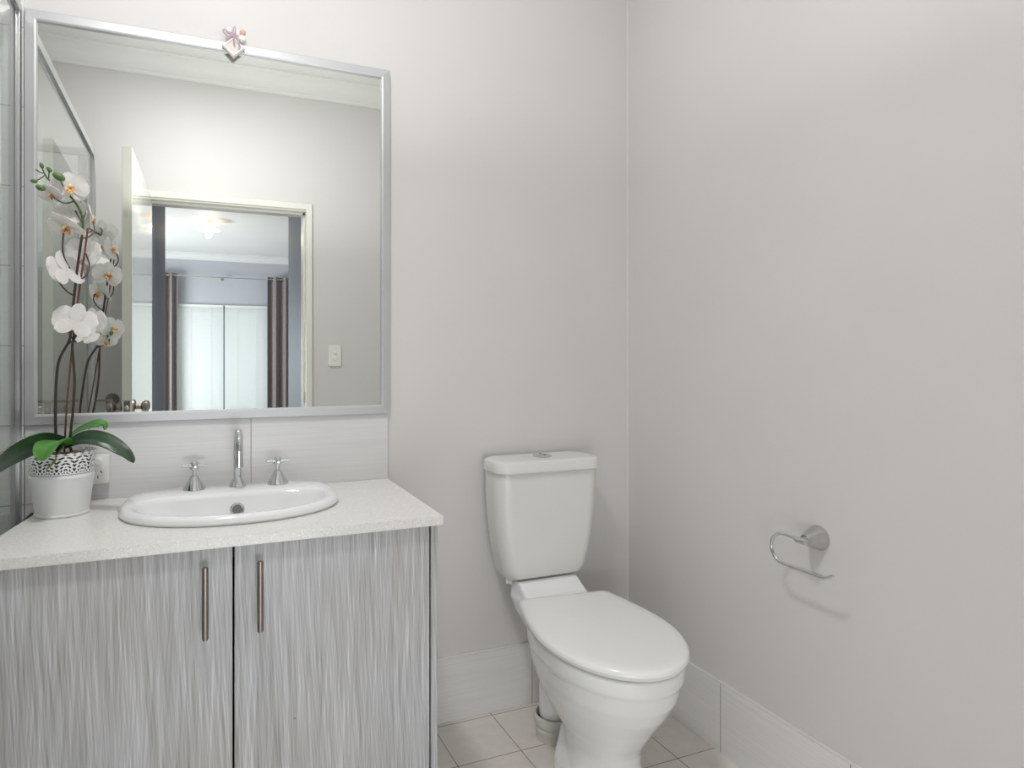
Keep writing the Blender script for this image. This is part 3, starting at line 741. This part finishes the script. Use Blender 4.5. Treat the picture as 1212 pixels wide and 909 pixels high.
def flower(loc, facing, roll, size=1.0, curls=(-0.10, -0.12), name='flower'):
    """facing: direction the face looks; petals one mesh, lip and column children"""
    f = Vector(facing).normalized(); up = Vector((0, 0, 1)); x = up.cross(f)
    x = x.normalized() if x.length > 1e-3 else Vector((1, 0, 0)); y = f.cross(x)
    R3 = Matrix((x, y, f)).transposed() @ Matrix.Rotation(roll, 3, 'Z')
    T = Matrix.Translation(loc) @ R3.to_4x4() @ Matrix.Scale(size, 4)
    bm = bmesh.new()
    rj = random.random
    for a in (PI/2, PI*1.21, -PI*0.21):                                   # sepals, behind
        petal_surface(bm, 0.040, 0.0145, a, curls[0]-0.05*rj(), 0.12, -0.0015, tip=0.5, base_w=0.35)
    for a in (PI*0.06, PI*0.94):                                         # broad lateral petals, in front
        petal_surface(bm, 0.043, 0.0255, a, curls[1]-0.05*rj(), 0.10, 0.0008, tip=0.55, base_w=0.16, tiltwave=0.03)
    bm.transform(T); fl = obj(name, bm, M['petal'], orc)
    bm = bmesh.new()
    petal_surface(bm, 0.016, 0.0060, -PI/2, 0.55, 0.35, 0.003, tip=0.6, base_w=0.5)
    petal_surface(bm, 0.0105, 0.0045, -PI/2+1.15, 0.9, 0.3, 0.003, tip=0.6, base_w=0.6)
    petal_surface(bm, 0.0105, 0.0045, -PI/2-1.15, 0.9, 0.3, 0.003, tip=0.6, base_w=0.6)
    bm.transform(T); tag(obj('lip', bm, M['lip'], fl), 'yellow and orange lip')
    bm = bmesh.new(); lathe(bm, [(0.0035, 0), (0.0032, 0.006), (0.0036, 0.009), (0.0015, 0.0115)], (0, 0.0025, 0.001), (0, 0.15, 1), 12)
    bm.transform(T); obj('column', bm, M['column'], fl)
    return fl
toc = lambda p: (Vector((0, 0, 1.3))-Vector(p))
F = []
flower((-0.256, 1.612, 1.524), (0.10, -1, -0.05), 0.10, 0.92, (-0.1, 0.02))
flower((-0.292, 1.612, 1.508), (-0.35, -0.75, -0.85), 0.2, 0.62, (0.15, 0.10))
flower((-0.228, 1.655, 1.470), (0.9, 0.35, 0.15), -0.2, 0.95)
flower((-0.258, 1.645, 1.478), (0.2, 0.9, -0.1), 0.2, 0.80)
flower((-0.262, 1.612, 1.440), (-0.50, -0.55, -1.00), 0.1, 1.0, (0.06, 0.10))
flower((-0.238, 1.668, 1.392), (0.35, 1, -0.05), 0.15, 0.98)
flower((-0.266, 1.618, 1.343), (-0.70, 0.55, -0.30), -0.15, 1.12)
flower((-0.249, 1.628, 1.231), (-0.12, 1, -0.15), 0.25, 1.08)
flower((-0.222, 1.700, 1.235), (0.55, 0.85, 0.0), -0.1, 0.85)
flower((-0.238, 1.695, 1.200), (0.25, 0.7, -0.7), 0.1, 0.75)
# flower stalks
def stalk(pts, m='stemp', r=0.0016): obj('flower_stalk', tube(bmesh.new(), pts, r, 8, 6), M[m], orc)
stalk([(-0.236, 1.630, 1.418), (-0.222, 1.634, 1.424), (-0.213, 1.642, 1.440), (-0.217, 1.650, 1.462)])
stalk([(-0.234, 1.630, 1.462), (-0.229, 1.636, 1.478), (-0.234, 1.645, 1.485)], 'stemg')
stalk([(-0.247, 1.637, 1.335), (-0.262, 1.628, 1.355), (-0.271, 1.620, 1.385), (-0.269, 1.615, 1.425)])
stalk([(-0.252, 1.640, 1.290), (-0.266, 1.632, 1.300), (-0.279, 1.625, 1.320), (-0.277, 1.622, 1.340)])
stalk([(-0.247, 1.636, 1.325), (-0.231, 1.640, 1.335), (-0.224, 1.652, 1.360), (-0.232, 1.660, 1.388)])
stalk([(-0.250, 1.625, 1.498), (-0.266, 1.618, 1.491), (-0.282, 1.612, 1.496), (-0.291, 1.612, 1.506)], 'stemg')
stalk([(-0.262, 1.620, 1.513), (-0.258, 1.618, 1.528), (-0.262, 1.616, 1.536)], 'stemg')
stalk([(-0.236, 1.630, 1.455), (-0.245, 1.634, 1.470), (-0.250, 1.640, 1.480)])
stalk([(-0.258, 1.655, 1.195), (-0.262, 1.640, 1.208), (-0.258, 1.632, 1.226)])
stalk([(-0.240, 1.660, 1.228), (-0.232, 1.675, 1.232), (-0.226, 1.690, 1.234)])
# buds
for (x, y, z), r, dirn, st in (((-0.321, 1.600, 1.529), 0.0052, (-1, 0, 0.1), (-0.302, 1.605, 1.545)), ((-0.309, 1.600, 1.516), 0.0072, (-1, 0, 0.35), (-0.284, 1.612, 1.528)),
        ((-0.307, 1.600, 1.5635), 0.0050, (-0.3, 0, 1), (-0.304, 1.603, 1.553)), ((-0.293, 1.600, 1.5565), 0.0052, (-0.7, 0, 0.8), (-0.296, 1.608, 1.538)),
        ((-0.2745, 1.597, 1.5425), 0.0095, (-1, 0, 0.5), (-0.264, 1.620, 1.515)), ((-0.316, 1.600, 1.553), 0.0022, (-1, 0, 0.3), (-0.303, 1.604, 1.549))):
    v = Vector(dirn).normalized(); rot = Vector((0, 0, 1)).rotation_difference(v).to_matrix()
    b_ = obj('bud', sphere(bmesh.new(), (x, y, z), r, 18, (0.85, 0.85, 1.35), rot), M['budg'], orc)
    obj('bud_stalk', tube(bmesh.new(), [st, ((st[0]+x)/2, (st[1]+y)/2, (st[2]+z)/2-0.002), (x, y, z)], 0.0012, 8, 5), M['stemg'], b_)
for (x, y, z), r in (((-0.222, 1.725, 1.222), 0.0055), ((-0.232, 1.722, 1.213), 0.0038), ((-0.228, 1.715, 1.203), 0.0030)):
    b_ = obj('bud', sphere(bmesh.new(), (x, y, z), r, 14, (0.9, 0.9, 1.2)), M['budg'], orc)
    obj('bud_stalk', tube(bmesh.new(), [(-0.238, 1.685, 1.215), (x-0.003, y-0.018, z-0.006), (x, y, z)], 0.0012, 8, 5), M['stemg'], b_)

# ================================================================ SHOWER SCREEN
scr = thing('shower_screen', (-0.41, 1.26, 0), 'clear glass shower screen with silver aluminium frame left of the mirror', 'shower screen')
SXX = -0.411; EY = 0.67; TZ = 2.036
obj('wall_channel', B(SXX-0.012, SXX+0.008, YB-0.036, YB-0.0095, 0.03, TZ-0.004, bev=0.002), M['alu'], scr)
obj('corner_post', B(SXX-0.013, SXX+0.013, EY-0.013, EY+0.013, 0.03, TZ+0.006, bev=0.003), M['alu'], scr)
obj('top_rail', B(SXX-0.011, SXX+0.011, EY+0.013, YB-0.036, TZ-0.030, TZ, bev=0.002), M['alu'], scr)
obj('bottom_rail', B(SXX-0.012, SXX+0.012, EY+0.013, YB-0.036, 0.0, 0.035, bev=0.002), M['alu'], scr)
obj('glass_pane', B(SXX-0.003, SXX+0.003, EY+0.012, YB-0.034, 0.03, TZ-0.028), M['glass'], scr, smooth=False)
obj('top_rail', B(XL, SXX-0.013, EY-0.011, EY+0.011, TZ-0.030, TZ, bev=0.002), M['alu'], scr)
obj('bottom_rail', B(XL, SXX-0.013, EY-0.012, EY+0.012, 0.0, 0.035, bev=0.002), M['alu'], scr)
obj('door_stile', B(SXX-0.050, SXX-0.016, EY-0.010, EY+0.010, 0.035, TZ-0.030, bev=0.002), M['alu'], scr)
obj('glass_pane', B(XL+0.003, SXX-0.048, EY-0.003, EY+0.003, 0.03, TZ-0.028), M['glass'], scr, smooth=False)

# ================================================================ TOILET
TX = 1.034
toi = thing('toilet', (TX, 1.5, 0), 'white close-coupled toilet with closed lid standing in the corner', 'toilet')
def rrect(cx, cy, hx_, hy_, z, rad, n=8):
    out = []
    for qx, qy, a0 in ((1, 1, 0), (-1, 1, PI/2), (-1, -1, PI), (1, -1, 1.5*PI)):
        for i in range(n+1):
            a = a0+PI/2*i/n; out.append((cx+qx*(hx_-rad)+rad*math.cos(a), cy+qy*(hy_-rad)+rad*math.sin(a), z))
    return out
# cistern body: tapering down, front leaning back
bm = bmesh.new(); cs = []
for z, hw, yf, rad in ((0.454, 0.100, 1.800, 0.03), (0.457, 0.125, 1.778, 0.035), (0.466, 0.138, 1.764, 0.038), (0.485, 0.147, 1.758, 0.040), (0.53, 0.158, 1.754, 0.042), (0.58, 0.1675, 1.751, 0.044), (0.64, 0.1755, 1.749, 0.045), (0.70, 0.180, 1.746, 0.045), (0.75, 0.1815, 1.744, 0.045), (0.803, 0.182, 1.742, 0.045)):
    cs.append(rrect(TX, (yf+1.884)/2, hw, (1.884-yf)/2, z, rad))
rings(bm, cs); cis = obj('cistern', bm, M['cist'], toi)
bm = bmesh.new()
L_ = [(0.796, 0.183, 1.737), (0.798, 0.1875, 1.7335), (0.803, 0.189, 1.732), (0.822, 0.1875, 1.734), (0.829, 0.185, 1.7365), (0.8325, 0.179, 1.743), (0.8335, 0.168, 1.756)]
rings(bm, [rrect(TX, (yf+1.886)/2, hw, (1.886-yf)/2, z, 0.048-0.0*i) for i, (z, hw, yf) in enumerate(L_)])
lid = obj('cistern_lid', bm, M['cist'], toi)
bt = obj('flush_button', lathe(bmesh.new(), [(0.030, -0.001), (0.030, 0.003), (0.026, 0.0055), (0.012, 0.0075), (0.001, 0.008)], (TX+0.005, 1.815, 0.8335), 'Z', 40), M['chrome'], lid)
obj('button_split', B(TX+0.0045, TX+0.0055, 1.795, 1.835, 0.8385, 0.8418), M['dark'], bt)
bm = bmesh.new(); lathe(bm, [(0.008, 0), (0.008, 0.014), (0.006, 0.018)], (TX-0.118, 1.80, 0.462), (0, 0, -1), 16); lathe(bm, [(0.005, 0), (0.005, 0.016)], (TX-0.128, 1.80, 0.462), (0, 0, -1), 12)
obj('inlet_nut', bm, M['cist'], toi)
# pan
SA = -0.10; SCX = 1.0175
def skew(x, y, z):
    b = y-1.45
    return (SCX+x*math.cos(SA)-b*math.sin(SA), 1.45+x*math.sin(SA)+b*math.cos(SA), z)
def egg(z, yf, yb, hw, ym=None, n=64, eb=3.0):
    """front half elliptical, rear half squarer"""
    ym = ym if ym is not None else yf+(yb-yf)*0.56
    out = []
    for i in range(n):
        t = 2*PI*i/n; c, s = math.cos(t), math.sin(t)
        if s > 0: x = hw*math.copysign(abs(c)**(2/eb), c); y = ym+(yb-ym)*abs(s)**(2/eb)
        else: x = hw*math.copysign(abs(c)**(2/2.1), c); y = ym-(ym-yf)*abs(s)**(2/2.1)
        out.append(skew(x, y, z))
    return out
bm = bmesh.new()
rings(bm, [egg(0.402, 1.205, 1.66, 0.176), egg(0.396, 1.200, 1.665, 0.180), egg(0.362, 1.203, 1.665, 0.178), egg(0.353, 1.209, 1.665, 0.173), egg(0.31, 1.222, 1.662, 0.165), egg(0.27, 1.245, 1.655, 0.151), egg(0.225, 1.278, 1.64, 0.131), egg(0.185, 1.305, 1.62, 0.112), egg(0.155, 1.325, 1.56, 0.096), egg(0.135, 1.335, 1.55, 0.090), egg(0.10, 1.338, 1.55, 0.091), egg(0.06, 1.335, 1.55, 0.094), egg(0.02, 1.33, 1.55, 0.098), egg(0.0, 1.33, 1.55, 0.100)][::-1])
# rear shelf under the cistern
bm2 = bmesh.new()
rings(bm2, [rrect(TX-0.005, 1.785, 0.104, 0.036, 0.456, 0.012), rrect(TX-0.005, 1.780, 0.106, 0.044, 0.446, 0.012), rrect(TX-0.006, 1.755, 0.108, 0.062, 0.424, 0.014), rrect(TX-0.008, 1.725, 0.112, 0.085, 0.408, 0.018), rrect(TX-0.008, 1.70, 0.106, 0.095, 0.37, 0.03), rrect(TX-0.01, 1.68, 0.088, 0.09, 0.33, 0.04), rrect(TX-0.01, 1.66, 0.070, 0.075, 0.28, 0.04)])
# web and trapway behind the bowl
bm3 = bmesh.new()
rings(bm3, [rrect(TX-0.01, 1.58, 0.085, 0.10, 0.36, 0.05), rrect(TX-0.01, 1.57, 0.072, 0.085, 0.28, 0.045), rrect(TX-0.01, 1.54, 0.068, 0.065, 0.20, 0.04), rrect(TX-0.01, 1.52, 0.072, 0.055, 0.15, 0.04), rrect(TX-0.01, 1.51, 0.090, 0.060, 0.10, 0.04), rrect(TX-0.01, 1.505, 0.104, 0.065, 0.05, 0.04), rrect(TX-0.01, 1.50, 0.106, 0.068, 0.0, 0.04)])
for b_ in (bm2, bm3):
    me = bpy.data.meshes.new('t'); bmesh.ops.recalc_face_normals(b_, faces=b_.faces[:]); b_.to_mesh(me); b_.free(); bm.from_mesh(me); bpy.data.meshes.remove(me)
tube(bm, [(TX-0.01, 1.56, 0.225), (TX-0.012, 1.61, 0.255), (TX-0.014, 1.66, 0.258), (TX-0.017, 1.695, 0.225), (TX-0.019, 1.70, 0.16), (TX-0.019, 1.70, 0.06)], 0.046, 24, 6)
pan = obj('pan', bm, M['ceram'], toi)
rm = pan.modifiers.new('r', 'REMESH'); rm.mode = 'VOXEL'; rm.voxel_size = 0.004; rm.use_smooth_shade = True
sm = pan.modifiers.new('s', 'SMOOTH'); sm.factor = 0.5; sm.iterations = 6
bpy.context.view_layer.update(); apply_mods(pan)
for p in pan.data.polygons: p.use_smooth = True
if not pan.data.materials: pan.data.materials.append(M['ceram'])
# seat ring (thin, under) and closed lid
def seat_out(z, g=0.0):
    yf, ym, hw, hb, yb, rc = 1.1885-g, 1.4514, 0.190+g, 0.153+g, 1.692+g*0.5, 0.022
    half = []
    for i in range(25):
        t = PI/2*i/24; half.append((hw*math.sin(t), ym-(ym-yf)*math.cos(t)))
    for i in range(1, 13):
        k = i/12; half.append((hw+(hb-hw)*k**1.6, ym+(yb-rc-ym)*k))
    for i in range(1, 7):
        t = PI/2*i/6; half.append((hb-rc+rc*math.cos(t), yb-rc+rc*math.sin(t)))
    for i in range(1, 5): half.append(((hb-rc)*(1-i/4), yb))
    full = half+[(-x, y) for x, y in half[-2:0:-1]]
    return [skew(x, y, z) for x, y in full]
bm = bmesh.new(); rings(bm, [seat_out(0.4055, -0.014), seat_out(0.4060, -0.008), seat_out(0.4125, -0.006), seat_out(0.4150, -0.009)]); obj('seat_ring', bm, M['seat'], toi)
bm = bmesh.new()
rings(bm, [seat_out(0.4140, -0.008), seat_out(0.4140, -0.002), seat_out(0.4175, 0), seat_out(0.4235, -0.001), seat_out(0.4280, -0.004), seat_out(0.4310, -0.010), seat_out(0.4327, -0.03), seat_out(0.4335, -0.08)])
obj('seat_lid', bm, M['seat'], toi)
obj('hinge_bar', tube(bmesh.new(), [(TX-0.085, 1.700, 0.420), (TX+0.085, 1.700, 0.420)], 0.009, 16, 0), M['seat'], toi)

col = thing('floor_collar', (TX-0.019, 1.70, 0), 'ribbed off-white plastic waste pipe collar on the floor behind the toilet', 'pipe collar')
bm = bmesh.new(); lathe(bm, [(0.053, 0.0), (0.056, 0.001), (0.055, 0.020), (0.0575, 0.024), (0.0575, 0.037), (0.0555, 0.040), (0.0605, 0.046), (0.0625, 0.056), (0.0625, 0.070), (0.0605, 0.073), (0.0560, 0.073), (0.0545, 0.068), (0.0540, 0.01), (0.053, 0.0)], (TX-0.019, 1.70, 0.0), 'Z', 56, False, False)
obj('ring', bm, M['pvc'], col)
obj('seal', lathe(bmesh.new(), [(0.0485, 0.0), (0.0485, 0.045), (0.0542, 0.045), (0.0542, 0.0), (0.0485, 0)], (TX-0.019, 1.70, 0.002), 'Z', 40, False, False), M['dark'], col)

# ================================================================ TOILET ROLL HOLDER
hy_, hz_ = 1.139, 0.7065
rh = thing('toilet_roll_holder', (XR, hy_, hz_), 'empty chrome toilet roll holder on the wall right of the toilet', 'toilet roll holder')
obj('wall_cone', lathe(bmesh.new(), [(0.0305, 0), (0.031, 0.002), (0.0135, 0.046), (0.012, 0.048)], (XR, hy_, hz_), (-1, 0, 0), 48), M['satin'], rh)
bm = bmesh.new(); lathe(bm, [(0.0070, 0.044), (0.0070, 0.068), (0.006, 0.070)], (XR, hy_, hz_), (-1, 0, 0), 24)
lathe(bm, [(0.0072, -0.012), (0.0078, -0.011), (0.0078, 0.013), (0.0065, 0.015)], (1.362, 1.129, 0.7085), (0, 1, 0), 20)
obj('boss', bm, M['chrome'], rh)
pts = [(1.362, 1.125, 0.7095), (1.362, 1.150, 0.7115), (1.362, 1.178, 0.7125)]
for i in range(1, 8):
    a = PI/2+PI*i/8; pts.append((1.362, 1.180-0.0365*math.cos(a)*1.0, 0.6755+0.037*math.sin(a)))
pts += [(1.362, 1.176, 0.6385), (1.362, 1.14, 0.6385), (1.362, 1.10, 0.6385), (1.362, 1.074, 0.6385), (1.362, 1.062, 0.641), (1.362, 1.046, 0.6505)]
obj('bent_bar', tube(bmesh.new(), pts, 0.0040, 16, 5), M['chrome'], rh)

# ================================================================ SEEN IN THE MIRROR: front wall, passage, bedroom
lsw = thing('light_switch', (0.786, YF, 1.163), 'white two-button light switch beside the doorway, seen in the mirror', 'light switch')
bm = bmesh.new(); box(bm, 0.748, 0.824, YF, YF+0.010, 1.100, 1.226, bev=0.003); obj('switch_plate', bm, M['plate'], lsw)
for z in (1.182, 1.146):
    obj('switch_button', lathe(bmesh.new(), [(0.011, 0), (0.011, 0.003), (0.008, 0.005)], (0.786, YF+0.010, z), (0, 1, 0), 24), M['plate'], lsw)
tr = thing('towel_rail', (-0.42, YF, 0.925), 'nickel towel rail with a round wall rose behind the open door, seen in the mirror', 'towel rail')
obj('wall_rose', lathe(bmesh.new(), [(0.034, 0), (0.034, 0.004), (0.016, 0.040), (0.010, 0.060)], (-0.42, YF, 0.925), (0, 1, 0), 36), M['nickel'], tr)
obj('rail', tube(bmesh.new(), [(-0.415, YF+0.055, 0.925), (-0.95, YF+0.055, 0.925)], 0.006, 14, 0), M['nickel'], tr)
obj('wall_rose', lathe(bmesh.new(), [(0.034, 0), (0.034, 0.004), (0.016, 0.040), (0.010, 0.060)], (-0.95, YF, 0.925), (0, 1, 0), 36), M['nickel'], tr)

# bathroom ceiling light (above the frame; it throws the holder's shadow)
cl = thing('ceiling_light', (-0.02, 0.80, H), 'round white ceiling light in the middle of the bathroom', 'ceiling light')
obj('base_ring', lathe(bmesh.new(), [(0.14, 0), (0.14, 0.03), (0.125, 0.04), (0.11, 0.042)], (-0.02, 0.80, H), (0, 0, -1), 48), M['plate'], cl)
obj('diffuser', lathe(bmesh.new(), [(0.12, 0.04), (0.112, 0.06), (0.08, 0.078), (0.001, 0.085)], (-0.02, 0.80, H), (0, 0, -1), 48), M['diff'], cl)

# bedroom ceiling lamp
bx, by = 0.143, -4.54
bl = thing('ceiling_light', (bx, by, H), 'glowing cone-shaped glass ceiling light in the bedroom, seen in the mirror', 'ceiling light')
obj('ceiling_rose', lathe(bmesh.new(), [(0.045, 0), (0.045, 0.02), (0.025, 0.035), (0.02, 0.06)], (bx, by, H), (0, 0, -1), 32), M['lamprose'], bl)
obj('lamp_shade', lathe(bmesh.new(), [(0.02, 0.055), (0.05, 0.07), (0.125, 0.115), (0.128, 0.120), (0.118, 0.120), (0.06, 0.095), (0.025, 0.08)], (bx, by, H), (0, 0, -1), 40, False, False), M['lampglow'], bl)
obj('bulb', sphere(bmesh.new(), (bx, by, H-0.115), 0.035, 20), M['lampglow'], bl)
pl = bpy.data.lights.new('bedroom_lamp_light', 'POINT'); pl.energy = 4; pl.color = (1, 0.78, 0.52); pl.shadow_soft_size = 0.04
po_ = bpy.data.objects.new('bedroom_lamp_light', pl); C.objects.link(po_); po_.location = (bx, by, H-0.17)

def blind(x0, x1, label):
    y = BY+0.035
    t = thing('venetian_blind', ((x0+x1)/2, y, WZ0), label, 'blind', 'white venetian blinds in the bedroom window')
    obj('head_rail', B(x0, x1, y-0.018, y+0.018, WZ1-0.035, WZ1+0.005, bev=0.002), M['plate'], t)
    bm = bmesh.new(); z = WZ1-0.05; a = math.radians(62)
    while z > WZ0+0.05:
        dy, dz = 0.0125*math.cos(a), 0.0125*math.sin(a)
        p = [(y+dy, z-dz), (y+0.0012, z+0.0008), (y-dy, z+dz), (y-dy+0.0006, z+dz-0.0004), (y+0.0016, z), (y+dy+0.0004, z-dz-0.0004)]
        rings(bm, [[(x0, q, w) for q, w in p], [(x1, q, w) for q, w in p]]); z -= 0.021
    tag(obj('slats', bm, M['slat'], t, smooth=False), None, None)
    obj('bottom_rail', B(x0, x1, y-0.012, y+0.012, WZ0+0.02, WZ0+0.04, bev=0.002), M['plate'], t)
    for q in (0.28, 0.72): obj('cord', tube(bmesh.new(), [(x0+(x1-x0)*q, y+0.016, WZ1-0.03), (x0+(x1-x0)*q, y+0.016, WZ0+0.03)], 0.0015, 6, 0), M['plate'], t)
blind(-0.272, 0.411, 'closed white venetian blind on the left in the bedroom window seen in the mirror')
blind(0.430, 1.095, 'closed white venetian blind on the right in the bedroom window seen in the mirror')
cr = thing('curtain_rod', (0.4, BY, 2.43), 'thin silver curtain rod above the bedroom blinds, seen in the mirror', 'curtain rod')
cr_y = BY+0.13
obj('rod', tube(bmesh.new(), [(-0.75, cr_y, 2.43), (1.62, cr_y, 2.43)], 0.010, 14, 0), M['chrome'], cr)
for x in (-0.75, 1.62): obj('finial', sphere(bmesh.new(), (x, cr_y, 2.43), 0.022, 16), M['chrome'], cr)
bm = bmesh.new(); box(bm, 0.387, 0.401, BY, cr_y+0.004, 2.405, 2.418, bev=0.001); lathe(bm, [(0.022, 0), (0.022, 0.006)], (0.394, BY, 2.412), (0, 1, 0), 20); lathe(bm, [(0.014, -0.008), (0.014, 0.008)], (0.394, cr_y, 2.43), 'X', 20)
obj('bracket', bm, M['chrome'], cr)
def curtain(x0, x1, folds, label, ph):
    t = thing('eyelet_curtain', ((x0+x1)/2, cr_y, 0.02), label, 'curtain', 'grey eyelet curtains in the bedroom')
    n = folds*16; front = []; back = []
    prof = []
    for i in range(n+1):
        u = i/n; x = x0+(x1-x0)*u; y = cr_y+0.045*math.sin(2*PI*folds*u+ph)
        prof.append((x, y))
    bm = bmesh.new(); rs = []
    for z in (0.02, 0.8, 1.6, 2.2, 2.47):
        k = 1+0.10*(1-z/2.47)
        f = [(x, cr_y+(y-cr_y)*k+0.0015, z) for x, y in prof]; g = [(x, cr_y+(y-cr_y)*k-0.0015, z) for x, y in prof][::-1]
        rs.append(f+g)
    rings(bm, rs); obj('cloth', bm, M['curtain'], t)
    for j in range(folds*2):
        u = (j+0.5 - ph/PI) / (folds*2)
        if 0.02 < u < 0.98:
            pass
        u2 = ((j*PI - ph)/(2*PI*folds))
        if 0 < u2 < 1:
            x = x0+(x1-x0)*u2
            obj('eyelet', lathe(bmesh.new(), [(0.030, -0.004), (0.032, 0), (0.030, 0.004), (0.022, 0.004), (0.021, 0), (0.022, -0.004), (0.030, -0.004)], (x, cr_y, 2.43), (1, 0.6*(1 if j % 2 else -1), 0), 24, False, False), M['chrome'], t)
curtain(-0.70, -0.262, 4, 'grey eyelet curtain left of the bedroom blinds, seen in the mirror', 0.4)
curtain(1.085, 1.56, 3, 'grey eyelet curtain right of the bedroom blinds, seen in the mirror', 2.6)
